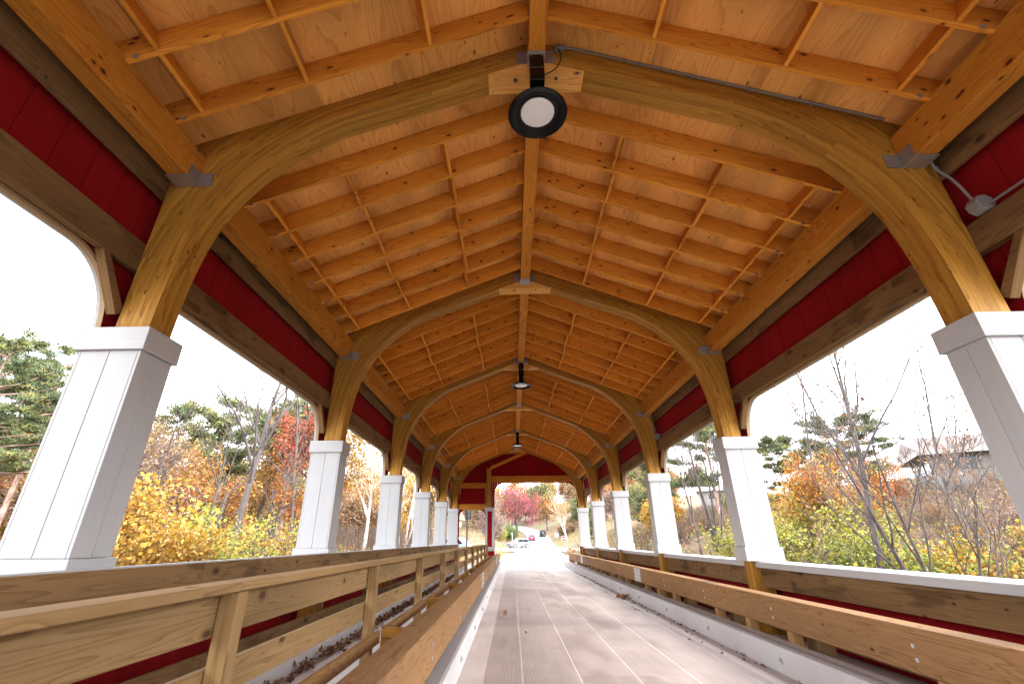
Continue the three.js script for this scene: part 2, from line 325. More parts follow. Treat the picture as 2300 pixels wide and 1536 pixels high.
// white boxed columns round the arch feet
for (let i = -1; i <= 6; i++) for (const s of [-1, 1]) {
  const side = s < 0 ? 'left' : 'right', t = thing('column_casing', i > 0 ? `white boxed column of the ${ORD[i]} arch from the viewer on the ${side} side` : `white boxed column on the ${side}, ${i ? 'farthest' : 'just'} behind the viewer`, 'column', `white boxed columns, ${side} side`);
  const u = UC(i), cx = s * 3.814, v = i * 2 + (s > 0 ? 1 : 0);
  const core = (w, y0, y1, d, n) => part(n, box(w, y1 - y0, d, 'y', v), M.white, t, P(cx, (y0 + y1) / 2, u));
  core(0.50, 1.05, 2.86, 0.314, 'shaft_core');
  for (const f of [-1, 1]) {                                // two boards on each face
    for (const k of [-1, 1]) {
      part('front_board', box(0.249, 1.62, 0.027, 'y', v + k + f * 3, 0.003), M.white, t, P(cx + k * 0.1265, 2.06, u + f * 0.172));
      part('side_board', box(0.027, 1.62, 0.184, 'y', v + k * 5 + f, 0.003), M.white, t, P(cx + f * 0.266, 2.06, u + k * 0.0935));
    }
    for (const [n, y, h] of [['cap_board', 2.975, 0.213], ['base_board', 1.141, 0.212]]) {
      part(n, box(0.622, h, 0.03, 'x', v + f, 0.004), M.white, t, P(cx, y, u + f * 0.201));
      part(n, box(0.03, h, 0.37, 'z', v + f * 2, 0.004), M.white, t, P(cx + f * 0.296, y, u));
    }
  }
  if (i > 0 && i < 4) for (const [nx, ny] of [[-0.27, 2.92], [0.27, 2.92], [-0.27, 3.03], [0.27, 3.03], [-0.2, 2.15], [-0.04, 2.15], [0.04, 2.15], [0.2, 2.15], [-0.2, 1.15], [0.2, 1.15]])
    part('nail_head', cyl(0.0055, 0.003, 6, 'z'), M.steel, t, P(cx + nx, ny, u - (ny > 2.8 || ny < 1.3 ? 0.2165 : 0.186)));
}

// roof: ridge beam, eave beams, rafters, blocking, plywood, shingles
const roof = thing('bridge_roof', 'pitched timber roof with rafters, plywood sheathing and ridge beam over the bridge', 'roof');
for (let i = -2; i <= 6; i++) {
  const a = i < -1 ? U0 : UC(i) + 0.137, b = i === 6 ? U1 : UC(i + 1) - 0.137, L = b - a; if (L < 0.1) continue;
  part('ridge_beam', box(0.196, 0.365, L, 'z', i + 2, 0.006), M.rafter[1], roof, P(0.008, 6.684, (a + b) / 2));
  for (const s of [-1, 1]) part('eave_beam', box(0.2, 0.385, L, 'z', i + 4 + s, 0.006), M.beam, roof, P(s * 3.7, 4.945, (a + b) / 2));
}
const frameU = u => [-1, 0, 1, 2, 3, 4, 5, 6].some(i => Math.abs(UC(i) - u) < 0.2);
const rafterUs = []; for (let k = -18; k <= 41; k++) { const u = UC(1) + k * S / 8; if (u > U0 + 0.05 && u < U1) rafterUs.push(u); }
const rl = (3.96 - 0.106) / Math.cos(TH), tie = box(0.05, 0.05, 0.003, 'x'), hanger = box(0.012, 0.15, 0.085, 'x');
for (const u of rafterUs) if (!frameU(u)) for (const s of [-1, 1]) {
  const mid = (0.106 + 3.96) / 2, v = variant(9);
  const r = part('rafter', box(rl, 0.284, 0.04, 'x', v), M.rafter[v % 3], roof, P(s * mid, rafY(mid) + 0.143 / Math.cos(TH), u), [0, 0, -s * TH]);
  part('hurricane_tie', tie, M.zinc, r, new THREE.Vector3(s * 1.66, -0.145, 0.026), [0, 0, s * TH]);
  part('joist_hanger', hanger, M.zinc, r, new THREE.Vector3(-s * (rl / 2 - 0.014), -0.05, 0), [0, 0, s * TH]);
}
for (let k = 0; k < rafterUs.length - 1; k++) {
  const a = rafterUs[k], b = rafterUs[k + 1];
  if (frameU(a) || frameU(b)) continue;                     // no blocking beside an arch
  const fa = 0.021, fb = 0.021, L = b - a - fa - fb, um = (a + fa + b - fb) / 2;
  for (const s of [-1, 1]) {
    for (const x of [1.215, 2.425]) {
      const xo = x + (vr() - 0.5) * 0.05, v = variant(5);
      part('blocking', box(0.038, 0.27, L, 'z', v), M.rafter[v % 3], roof, P(s * xo, rafY(xo) + 0.152, um), [0, 0, -s * TH]);
    }
    const v = variant(5), x = 3.4;
    part('eave_block', box(0.038, 0.27, L, 'z', v), M.rafter[(v + 1) % 3], roof, P(s * x, rafY(x) + 0.155, um), [0, 0, -s * TH]);
  }
}
const seams = [0.012, 0.2, 1.326, 2.452, 3.578, 4.62];
for (const s of [-1, 1]) for (let c = 0; c < 5; c++) {
  let a = U0 - (c % 2 ? 1.22 : 0);
  for (; a < U1; a += 8 * S / 16) {
    const ua = Math.max(a, U0), ub = Math.min(a + 8 * S / 16, U1); if (ub - ua < 0.05) continue;
    const x0 = seams[c], x1 = seams[c + 1], m = (x0 + x1) / 2, v = variant(12);
    part('plywood_sheet', box((x1 - x0) / Math.cos(TH) - 0.003, 0.018, ub - ua - 0.003, 'z', v), M.ply[v % 3], roof, P(s * m, plyY(m) + 0.0098, (ua + ub) / 2), [0, 0, -s * TH]);
  }
}
for (const s of [-1, 1]) {
  const g = box(4.7 / Math.cos(TH), 0.03, U1 - U0 + 0.1, 'z', 1);
  part('shingle_layer', g, M.shingle, roof, P(s * 2.35, plyY(2.35) + 0.042, (U0 + U1) / 2), [0, 0, -s * TH]);
  part('fascia', box(0.03, 0.3, U1 - U0, 'z', 2), M.white, roof, P(s * 3.985, 5.09, (U0 + U1) / 2));
}

// side walls: red boards, headers, braces, sill, parapet
const yb = u => { let d = 9; for (let i = -2; i <= 7; i++) d = Math.min(d, Math.abs(u - UC(i))); if (d > 0.67) return 3.712; if (d < 0.166) return 3.05; const e = (d - 0.166) / 0.504; return 3.11 + 0.602 * Math.sqrt(Math.max(0, 1 - (1 - e) * (1 - e))); };
const profileB = (a, b, f) => { const n = Math.max(1, Math.ceil((b - a) / 0.03)), o = []; for (let i = 0; i <= n; i++) { const u = lerp(a, b, i / n); o.push([u, f(u)]); } return o; };
for (const s of [-1, 1]) {
  const side = s < 0 ? 'left' : 'right', t = thing('side_wall', `${side} side wall of red boards with brown planks and white sill`, 'wall', 'bridge side walls');
  const bw = 0.295;
  for (let a = U0 + 0.1; a < 28.1; a += bw) {
    const b = Math.min(a + bw - 0.006, 28.14), low = profileB(a, b, u => Math.max(yb(u), yb(u - 0.022), yb(u + 0.022))), straight = low.every(p => Math.abs(p[1] - 3.712) < 1e-6);
    const g = prism([...(straight ? [low[0], low[low.length - 1]] : low), [b, 4.92], [a, 4.92]], 0.022, 'uy'); g.translate(s * 4.032, 0, 0);
    g.attributes.uv.array.forEach((_, i, A) => { if (i % 2 === 0) { const x = A[i]; A[i] = A[i + 1] + a * 0.7; A[i + 1] = x; } });
    part('siding_board', g, M.red, t);
    part('parapet_board', box(0.022, 1.5, b - a, 'y', Math.round(a * 3) % 9), M.red, t, P(s * 4.032, 0.19, (a + b) / 2));
  }
  for (let i = -1; i < 6; i++) {                             // backing sheet and outer white trim, one per bay
    const a = UC(i) + (i >= 0 ? 0.001 : -1), b = UC(i + 1) - 0.001, low = profileB(a, b, u => yb(u) + 0.004);
    const g = prism([...low, [b, 4.91], [a, 4.91]], 0.012, 'uy'); g.translate(s * 4.051, 0, 0); part('backing_sheet', g, [M.red, M.rawEdge], t);
    const tr = prism([...profileB(a, b, u => yb(u) - 0.014), ...profileB(a, b, u => yb(u) + 0.14).reverse()], 0.035, 'uy'); tr.translate(s * 4.077, 0, 0); part('outer_trim', tr, M.white, t);
    const li = prism([...profileB(a, b, u => yb(u) - 0.014), ...profileB(a, b, u => yb(u) + 0.018).reverse()], 0.048, 'uy'); li.translate(s * 4.035, 0, 0); part('opening_liner', li, M.rawEdge, t);
    part('parapet_backing', box(0.012, 1.48, b - a, 'z', i), M.red, t, P(s * 4.051, 0.19, (a + b) / 2));
    const L = b - a, m = (a + b) / 2;
    part('header_plank', box(0.088, 0.292, L - 0.002, 'z', i + 3, 0.004), M.old, t, P(s * 3.947, 3.866, m));
    part('upper_plank', box(0.04, 0.285, L - 0.002, 'z', i + 8, 0.004), M.old, t, P(s * 3.923, 4.722, m));
    for (const k of [0, 1]) {                                // diagonal braces beside each post
      const uc = k ? UC(i + 1) : UC(i), dir = k ? -1 : 1; if (i === -1 && !k) continue;
      const p0 = [uc + dir * 0.46, 3.705], p1 = [uc + dir * 0.13, 3.26], dx = p1[0] - p0[0], dy = p1[1] - p0[1], l = Math.hypot(dx, dy), nx = -dy / l * 0.045, ny = dx / l * 0.045;
      const q = prism([[p0[0] - nx, 3.716], [p0[0] + nx, 3.716], [p1[0] + nx, p1[1] + ny], [p1[0] - nx, p1[1] - ny]], 0.085, 'uy'); q.translate(s * 3.957, 0, 0);
      part('diagonal_brace', q, M.old, t);
    }
    const ua = a === UC(i) + 0.001 ? UC(i) + 0.14 : a, ub = UC(i + 1) - 0.14, ll = ub - ua, mm = (ua + ub) / 2;
    part('sill_board', box(0.5, 0.09, ll, 'z', i + 1, 0.008), M.white, t, P(s * 3.9, 0.985, mm));
    if (s > 0) part('under_sill_plank', box(0.04, 0.285, ll, 'z', i + 5, 0.004), M.old, t, P(s * 3.74, 0.795, mm));
    if (s > 0) part('low_plank', box(0.04, 0.28, ll, 'z', i + 6, 0.004), M.old, t, P(s * 3.74, 0.24, mm));
  }
  part('floor_edge', box(0.2, 0.3, 36, 'z', 1), M.dark, t, P(s * 4.0 - s * 0.1, -0.6, 10.5));
}
// the red gable wall at the far end with lane and footway openings
{
  const t = thing('portal_wall', 'red boarded end wall with a wide lane opening and a small footway opening', 'wall');
  const u = 28.19, laneT = x => { const r = 0.62, a = -1.37, b = 3.53, T = 4.55; const d = Math.min(x - a, b - x); return d >= r ? T : T - r + Math.sqrt(Math.max(0, r * r - (r - d) * (r - d))); };
  const footT = x => { const r = 0.36, a = -3.45, b = -1.93, T = 3.02; const d = Math.min(x - a, b - x); return d >= r ? T : T - r + Math.sqrt(Math.max(0, r * r - (r - d) * (r - d))); };
  const cuts = [-4.02, -3.45, -1.93, -1.37, 3.53, 4.02]; for (let x = -3.9; x < 4; x += 0.3) if (!cuts.some(c => Math.abs(c - x) < 0.05)) cuts.push(x);
  cuts.sort((a, b) => a - b);
  for (let k = 0; k < cuts.length - 1; k++) {
    const a = cuts[k], b = cuts[k + 1] - 0.005, m = (a + b) / 2, f = m > -1.37 && m < 3.53 ? laneT : m > -3.45 && m < -1.93 ? footT : () => -0.05;
    const top = x => plyY(x) - 0.02, low = profileB(a, b, f);
    const g = prism([...low, [b, top(b)], ...(a < 0 && b > 0 ? [[0, top(0)]] : []), [a, top(a)]], 0.03); part('siding_board', g, M.red, t, P(0, 0, u));
  }
  const back = new THREE.Shape(); back.moveTo(-4.02, 4.56); back.lineTo(4.02, 4.56); back.lineTo(4.02, plyY(4.02) - 0.03); back.lineTo(0, plyY(0) - 0.03); back.lineTo(-4.02, plyY(4.02) - 0.03);
  const bg = new THREE.ExtrudeGeometry(back, { depth: 0.01, bevelEnabled: false }); part('backing_sheet', bg, M.red, t, P(0, 0, u + 0.032));
  part('backing_sheet', box(1.5, 1.5, 0.01, 'y'), M.red, t, P(-2.69, 3.78, u + 0.025));
  const bm = (n, x0, x1, y0, y1, d = 0.14, uu = 28.1) => part(n, box(x1 - x0, y1 - y0, d, 'x', variant(6), 0.004), M.beam, t, P((x0 + x1) / 2, (y0 + y1) / 2, uu));
  bm('lane_header', -1.575, 3.36, 4.6, 4.94); bm('foot_header', -3.62, -1.855, 3.03, 3.34); bm('cross_beam', -3.5, -1.855, 4.25, 4.55);
  part('divider_post', box(0.27, 5.4, 0.24, 'y', 2, 0.005), M.glu, t, P(-1.715, 2.68, 28.02));
  part('gable_beam', prism([[-1.3, 6.27], [1.3, 6.27], [0.62, 6.56], [-0.62, 6.56]], 0.1), M.beam, t, P(0, 0, 28.08));
  for (const k of [0, 1]) { const dx = 2.2, dy = 0.93, l = Math.hypot(dx, dy); part('gable_brace', box(l, 0.09, 0.04, 'x', k), M.rafter[2], t, P(-0.5, 5.83 + k * 0.1, 27.98 + k * 0.045), [0, 0, Math.atan2(dy, dx)]); }
  const c = thing('column_casing', 'white and red boxed post between the footway and the lane at the far end', 'column');
  part('red_panel', box(0.30, 1.95, 0.40, 'y', 3), M.red, c, P(-1.645, 2.0, 28.0));
  for (const x of [-1.84, -1.45]) part('white_stile', box(0.12, 1.95, 0.43, 'y', 3, 0.004), M.white, c, P(x, 2.0, 28.0));
  part('cap_board', box(0.59, 0.21, 0.47, 'x', 4, 0.004), M.white, c, P(-1.645, 3.03, 28.0)); part('base_board', box(0.57, 0.22, 0.46, 'x', 4, 0.004), M.white, c, P(-1.645, 0.92, 28.0)); part('red_plinth', box(0.5, 0.8, 0.4, 'x', 4), M.red, c, P(-1.645, 0.4, 28.0));
}

// guardrails
function guardrail(s, x0, x1, label) {
  const t = thing('guardrail', label, 'guardrail'); const cx = s * (x0 + x1) / 2, w = x1 - x0;
  const joints = s > 0 ? [-8.4, 3.1, 13.2, 23.4, 28.6] : [-8.4, 1.4, 11.5, 21.6, 28.6];
  for (let i = 0; i < joints.length - 1; i++) {
    const a = joints[i] + 0.003, b = joints[i + 1] - 0.003;
    part('rail_beam', box(w, 0.338, b - a, 'z', i + (s > 0 ? 3 : 6), 0.008), M.fir, t, P(cx, 0.532, (a + b) / 2));
    if (i) { const pl = part('splice_plate', box(0.008, 0.30, 0.62, 'z'), M.zinc, t, P(s * (x0 - 0.004), 0.535, joints[i])); for (const y of [-0.1, 0, 0.1]) for (const z of [-0.25, -0.1, 0.1, 0.25]) part('bolt', cyl(0.016, 0.012, 8, 'x'), M.steel, pl, new THREE.Vector3(-s * 0.006, y, z)); }
  }
  for (let u = -6.46; u < 28.3; u += 2.18) for (const y of [0.465, 0.563]) part('rail_bolt', cyl(0.017, 0.006, 8, 'x'), M.zinc, t, P(s * (x0 - 0.002), y, u));
  return t;
}
const gr = guardrail(1, 2.9, 3.11, 'right timber guardrail beam with steel splice plates above the kerb');
for (let k = -13; k < 22; k++) { if (((k % 4) + 4) % 4 === 3) continue; const u = 6.3 + k * 1.033; part('support_block', box(0.11, 0.361, 0.13, 'y', k + 20), M.pale, gr, P(2.95, 0.182, u)); }
for (let k = -12; k < 22; k += 2) part('rear_post', box(0.2, 0.62, 0.2, 'y', k + 9), M.old, gr, P(3.22, 0.312, 6.3 + k * 1.033));
const gl = guardrail(-1, 1.05, 1.28, 'left timber guardrail beam between the lane and the footway');
const postU = []; for (let k = -4; k < 11; k++) postU.push(2.51 + k * 2.48);
for (const [k, u] of postU.entries()) {
  part('spacer_block', box(0.34, 0.19, 0.16, 'x', k, 0.005), M.glu, gl, P(-1.452, 0.495, u + 0.02));
  part('rail_post', box(0.13, 0.395, 0.14, 'y', k), M.old, gl, P(-1.46, 0.2, u + 0.02));
  part('anchor_bolt', cyl(0.02, 0.05, 8, 'x'), M.zinc, gl, P(-1.54, 0.28, u + 0.02));
  if (k < postU.length - 1) part('kick_rail', box(0.038, 0.10, 2.30, 'z', k + 3, 0.003), M.pale, gl, P(-1.645, 0.535, u + 1.24 + 0.02));
}
// footway fence: posts, cap rail, boards
{
  const t = thing('footway_fence', 'wooden fence of posts, cap rail and wide boards beside the footway', 'fence');
  for (const [k, u] of postU.entries()) {
    part('post', box(0.09, 0.83, 0.09, 'y', k, 0.003), M.fence, t, P(-1.762, 0.715, u));
    if (k === postU.length - 1) continue;
    const L = 2.476, m = u + 1.24;
    part('upper_board', box(0.038, 0.185, L, 'z', k + 2, 0.004), M.fence2, t, P(-1.83, 1.03, m));
    part('lower_board', box(0.038, 0.15, L, 'z', k + 7, 0.004), M.fence2, t, P(-1.83, 0.738, m));
    if (k % 2 === 0) part('cap_rail', box(0.15, 0.042, Math.min(2 * 2.48, 27.4 - u) - 0.004, 'z', k + 1, 0.004), M.fence, t, P(-1.785, 1.155, u + 2.48 - 0.04));
  }
}
// plank railing on the footway's outer side
{
  const t = thing('plank_railing', 'brown plank railing along the outer left edge of the footway', 'railing');
  const js = [-7.2, -4.9, -0.03, 4.842, 9.719, 14.6, 19.47, 24.35, 27.8];
  for (let i = 0; i < js.length - 1; i++) {
    const L = js[i + 1] - js[i] - 0.005, m = (js[i] + js[i + 1]) / 2;
    part('top_plank', box(0.04, 0.19, L, 'z', i + 2, 0.004), M.old, t, P(-3.44, 1.072, m));
    part('edge_cap', box(0.05, 0.03, L, 'z', i, 0.004), M.white, t, P(-3.476, 1.165, m));
    part('lower_plank', box(0.04, 0.19, L, 'z', i + 5, 0.004), M.old, t, P(-3.44, 0.255, m));
  }
  for (let u = -6.38; u < 27.6; u += 2.44) part('stud', box(0.09, 1.08, 0.05, 'y', Math.round(u * 7) % 8), M.old, t, P(-3.51, 0.6, u));
}
// lamps hung under arches 1, 3 and 5
for (const [i, label] of [[1, 'large black round lamp with white lens hanging nearest the viewer'], [3, 'black bell lamp hanging under the third arch'], [5, 'small black bell lamp hanging under the fifth arch before the red end wall']]) {
  const t = thing('pendant_lamp', label, 'lamp', 'black pendant lamps'); const u = UC(i) - 0.04, y = 5.79;
  const prof = [[0.0, 0.30], [0.06, 0.29], [0.085, 0.24], [0.09, 0.16], [0.15, 0.115], [0.2, 0.085], [0.255, 0.06], [0.31, 0.015], [0.334, -0.004], [0.336, -0.014], [0.325, -0.014], [0.30, 0.008], [0.235, 0.034], [0.228, 0.03], [0.0, 0.03]].map(p => new THREE.Vector2(p[0], p[1]));
  part('shade', new THREE.LatheGeometry(prof, 48), M.black, t, P(0, y, u));
  const lens = part('lens', new THREE.LatheGeometry([[0.0, -0.006], [0.15, -0.004], [0.172, 0.006], [0.18, 0.008], [0.19, 0.008], [0.192, 0.029], [0, 0.029]].map(p => new THREE.Vector2(p[0], p[1])), 48), M.lens, t, P(0, y, u));
  const neck = part('driver_box', box(0.165, 0.20, 0.14, 'y', 0, 0.006), M.black, t, P(0, 6.15, u - 0.16));
  part('hanger_arm', box(0.165, 0.21, 0.01, 'y', 0, 0.002), M.black, t, P(0, 6.355, u - 0.235));
  part('neck', cyl(0.045, 0.14, 14), M.black, t, P(0, 6.11, u)); part('neck_arm', box(0.09, 0.05, 0.14, 'x', 0, 0.004), M.black, t, P(0, 6.16, u - 0.03));
  for (const x of [-0.06, 0.06]) part('screw', cyl(0.007, 0.006, 6, 'z'), M.zinc, t, P(x, 6.43, u - 0.243));
  const cab = new THREE.CatmullRomCurve3([P(0.27, 6.70, u - 0.14), P(0.29, 6.58, u - 0.17), P(0.28, 6.42, u - 0.18), P(0.2, 6.27, u - 0.18), P(0.085, 6.2, u - 0.17)]);
  part('cable', new THREE.TubeGeometry(cab, 24, 0.007, 6), M.black, t);
}
// conduit and boxes
{
  const u = UC(1) - 0.165, t = thing('conduit', 'grey conduit pipe clipped along the top of the nearest arch', 'pipe');
  const c = new THREE.CatmullRomCurve3([P(0.33, 6.735, u), P(0.42, 6.725, u), P(0.55, 6.69, u), P(0.8, 6.575, u), P(1.6, 6.235, u), P(2.6, 5.82, u), P(3.62, 5.395, u)]);
  part('pipe', new THREE.TubeGeometry(c, 40, 0.014, 8), M.pvc, t);
  part('end_box', box(0.12, 0.09, 0.06, 'x', 0, 0.012), M.pvc, t, P(0.29, 6.745, u + 0.005));
  for (const x of [0.62, 1.2, 1.75, 2.35, 2.95]) { const y = 6.235 - 0.4167 * (x - 1.6); part('pipe_clip', box(0.02, 0.045, 0.04, 'x'), M.pvc, t, P(x, x < 0.7 ? 6.655 : y, u + 0.006)); }
}
for (const [i, w] of [[1, 'nearest'], [3, 'third']]) {
  const t = thing('junction_box', `grey junction box with pipes on the right header beside the ${w} arch`, 'box', 'junction boxes'), u = UC(i);
  const o = new THREE.Shape(); for (let k = 0; k < 8; k++) { const a = Math.PI / 8 + k * Math.PI / 4, r = 0.078; o[k ? 'lineTo' : 'moveTo'](Math.cos(a) * r, Math.sin(a) * r); }
  const g = new THREE.ExtrudeGeometry(o, { depth: 0.10, bevelEnabled: true, bevelSize: 0.006, bevelThickness: 0.006, bevelSegments: 1 });
  part('box_body', g, M.pvc, t, P(3.90, 4.10, u - 0.27), [0, 0, 0.2]);
  part('pipe', new THREE.TubeGeometry(new THREE.CatmullRomCurve3([P(3.83, 4.75, u - 0.19), P(3.83, 4.66, u - 0.2), P(3.86, 4.45, u - 0.26), P(3.89, 4.16, u - 0.3)]), 16, 0.013, 8), M.pvc, t);
  part('pipe', new THREE.TubeGeometry(new THREE.CatmullRomCurve3([P(3.92, 4.08, u - 0.36), P(3.93, 4.06, u - 1.2), P(3.93, 4.06, u - 4.3)]), 16, 0.012, 8), M.pvc, t);
  part('pipe_collar', cyl(0.019, 0.04, 8), M.pvc, t, P(3.83, 4.66, u - 0.2));
}
// ------------------------------------------------------------------ terrain, roads
const table = (t, u) => { if (u <= t[0][0]) return t[0][1]; for (let i = 1; i < t.length; i++) if (u < t[i][0]) { const k = (u - t[i - 1][0]) / (t[i][0] - t[i - 1][0]); return lerp(t[i - 1][1], t[i][1], k); } return t[t.length - 1][1]; };
const roadY = u => table([[-30, -0.05], [29, -0.02], [50, -0.25], [72, -0.35], [97, 0], [115, 0.4], [138, 1.25], [158, 2.5], [200, 6.2], [260, 10.5], [420, 14]], u);
const roadX = u => u < 30 ? 0.8 : u < 140 ? 0.8 + 0.06 * (u - 30) : 7.4 + 0.06 * (u - 140) - 0.0022 * (u - 140) ** 2;
const crossU = x => 88 - 0.25 * x;
function ground(x, u) {
  const n = (fbm(x * 0.13 + 40, u * 0.13 + 9, 5, 3) - 0.44) * 1.2;
  const valley = -2.9 + (x > 6 ? 0.23 * Math.min(x - 6, 40) + 0.06 * Math.max(0, x - 46) + 0.1 * Math.max(0, u - 45) * smooth(14, 40, x) : 0) + (x < -14 ? Math.min(4.5, (-x - 14) * 0.07) : 0) + n;
  const d = x - roadX(u), ry = roadY(u) - 0.12;
  const off = Math.max(0, Math.abs(d) - 4.6);
  let far = ry + (d > 0 ? 14 * (1 - Math.exp(-off * 0.028)) : (u > 104 ? 9 : 3.5) * (1 - Math.exp(-off * 0.02))) + n * smooth(0, 5, off);
  const dc = Math.abs(u - crossU(x)), fl = smooth(16, 11.5, dc) * smooth(80, 60, Math.abs(x));
  far = lerp(far, roadY(crossU(x)) * 0.2 + ry * 0.8, fl);
  const w = Math.max(smooth(26.5, 30, u) * smooth(26, 8, Math.abs(x) - 0.35 * (u - 28)), smooth(60, 78, u), smooth(-8, -11, u) * smooth(16, 7, Math.abs(x)));
  let y = lerp(valley, far, w);
  if (u > -8.6 && u < 29.3 && Math.abs(x) < 5) y = Math.min(y, -1.4);
  return y;
}
{
  const xs = [], us = [];
  for (let x = -260; x <= 260;) { xs.push(x); x += Math.abs(x) < 30 ? 1 : Math.abs(x) < 70 ? 2.5 : 12; }
  for (let u = -70; u <= 460;) { us.push(u); u += u > -14 && u < 34 ? 0.8 : u < 130 ? 2 : u < 220 ? 4 : 12; }
  const pos = [], col = [], uv = [], idx = [];
  for (const u of us) for (const x of xs) {
    pos.push(x, ground(x, u), -u); uv.push(x, u);
    const a = fbm(x * 0.09 + 3, u * 0.09, 31, 4), b = fbm(x * 0.25, u * 0.25 + 8, 37, 4), t = smooth(0.38, 0.56, a), s = smooth(0.42, 0.6, b);
    const c = [[0.15, 0.10, 0.06], [0.125, 0.11, 0.045], [0.19, 0.125, 0.09]];
    for (let k = 0; k < 3; k++) col.push(lerp(lerp(c[0][k], c[1][k], t), c[2][k], s * 0.6));
  }
  const n = xs.length;
  for (let j = 0; j < us.length - 1; j++) for (let i = 0; i < n - 1; i++) { const a = j * n + i; idx.push(a, a + 1, a + n + 1, a, a + n + 1, a + n); }
  const g = geoFrom(pos, uv, idx); g.setAttribute('color', new THREE.Float32BufferAttribute(col, 3));
  const tG = paintTex({ seed: 131, pw: 1024, ph: 1024, m: 7, n: 7, col: [0.9, 0.9, 0.9], fx: 9, fy: 9, fib: 0.7, blot: 0.5, speck: 0.7, dirt: 0.5, dx: 2.2, dy: 2.2, dcol: [0.42, 0.36, 0.24] });
  struct('ground', g, std({ map: tG, vertexColors: true, roughness: 1 }));
}
function strip(name, pts, w0, w1, dy, mat, parent) {        // ribbon along [x,u] points between offsets w0..w1
  const pos = [], uv = [], idx = []; let s = 0;
  pts.forEach(([x, u, y], i) => {
    const a = pts[Math.max(0, i - 1)], b = pts[Math.min(pts.length - 1, i + 1)], tx = b[0] - a[0], tu = b[1] - a[1], l = Math.hypot(tx, tu), nx = tu / l, nu = -tx / l;
    if (i) s += Math.hypot(x - pts[i - 1][0], u - pts[i - 1][1]);
    for (const w of [w0, w1]) { pos.push(x + nx * w, y + dy, -(u + nu * w)); uv.push(s, w); }
    if (i) { const o = i * 2; idx.push(o - 2, o - 1, o + 1, o - 2, o + 1, o); }
  });
  const g = geoFrom(pos, uv, idx), m = parent ? part(name, g, mat, parent) : struct(name, g, mat); return m;
}
const main = []; for (let u = 29.6; u <= 300; u += u < 120 ? 3 : 4) main.push([roadX(u), u, roadY(u)]);
const road = strip('road', main, -3.5, 3.5, 0.02, M.asphalt);
const paintY = std({ color: lin(0.62, 0.34, 0.05), roughness: 0.8 }), paintW = std({ color: lin(0.75, 0.75, 0.74), roughness: 0.8 });
for (const w of [-0.16, 0.06]) strip('centre_line', main, w, w + 0.1, 0.026, paintY, road);
for (const w of [-3.1, 3.0]) strip('edge_line', main, w, w + 0.1, 0.026, paintW, road);
const cr = []; for (let x = -58; x <= 58; x += 4) { const u = crossU(x); cr.push([x, u, roadY(crossU(x)) * 0.2 + 0.8 * lerp(roadY(u), roadY(roadX(u) && u), 1)]); }
{ // crossing street as a sheet that follows the ground
  const pos = [], uv = [], idx = []; let r = 0; const N = 14;
  for (let x = -62; x <= 62; x += 3, r++) for (let k = 0; k <= N; k++) { const hw = 8 + 4 * Math.exp(-Math.pow((x - 5) / 12, 2)), u = crossU(x) + lerp(-hw, hw, k / N); pos.push(x, ground(x, u) + 0.13, -u); uv.push(x, u); }
  for (let j = 0; j < r - 1; j++) for (let k = 0; k < N; k++) { const a = j * (N + 1) + k; idx.push(a, a + N + 1, a + N + 2, a, a + N + 2, a + 1); }
  struct('cross_street', geoFrom(pos, uv, idx), M.asphalt);
}
const back = []; for (let u = -60; u <= -8.9; u += 4) back.push([0.8, u, roadY(u)]); back.push([0.8, -8.87, roadY(-8.87)]);
strip('approach_road', back, -3.6, 3.6, 0.02, M.asphalt);

// ------------------------------------------------------------------ trees
const bark = { grey: std({ map: paintTex({ seed: 151, pw: 256, ph: 256, m: 1, n: 1, col: [0.085, 0.068, 0.062], fx: 3, fy: 30, fib: 0.7, blot: 0.4, speck: 0.3 }), roughness: 0.95 }),
  pine: std({ map: paintTex({ seed: 157, pw: 256, ph: 256, m: 1, n: 1, col: [0.36, 0.23, 0.19], fx: 6, fy: 12, fib: 0.8, blot: 0.6, speck: 0.3 }), roughness: 0.95 }),
  pale: std({ map: paintTex({ seed: 163, pw: 256, ph: 256, m: 1, n: 1, col: [0.52, 0.47, 0.43], fx: 8, fy: 5, fib: 0.4, blot: 0.5, speck: 0.2 }), roughness: 0.9 }),
  dark: std({ color: lin(0.10, 0.075, 0.062), roughness: 0.95 }), twig: std({ color: lin(0.15, 0.105, 0.088), roughness: 0.95 }) };
const leafMat = new THREE.MeshPhysicalMaterial({ color: 0xffffff, vertexColors: true, roughness: 0.9, transmission: 0.35, thickness: 0, side: THREE.DoubleSide });
const weedMat = new THREE.MeshPhysicalMaterial({ color: 0xffffff, roughness: 0.9, transmission: 0.35, thickness: 0, side: THREE.DoubleSide });
const needleMat = std({ color: 0xffffff, vertexColors: true, roughness: 0.85, side: THREE.DoubleSide });
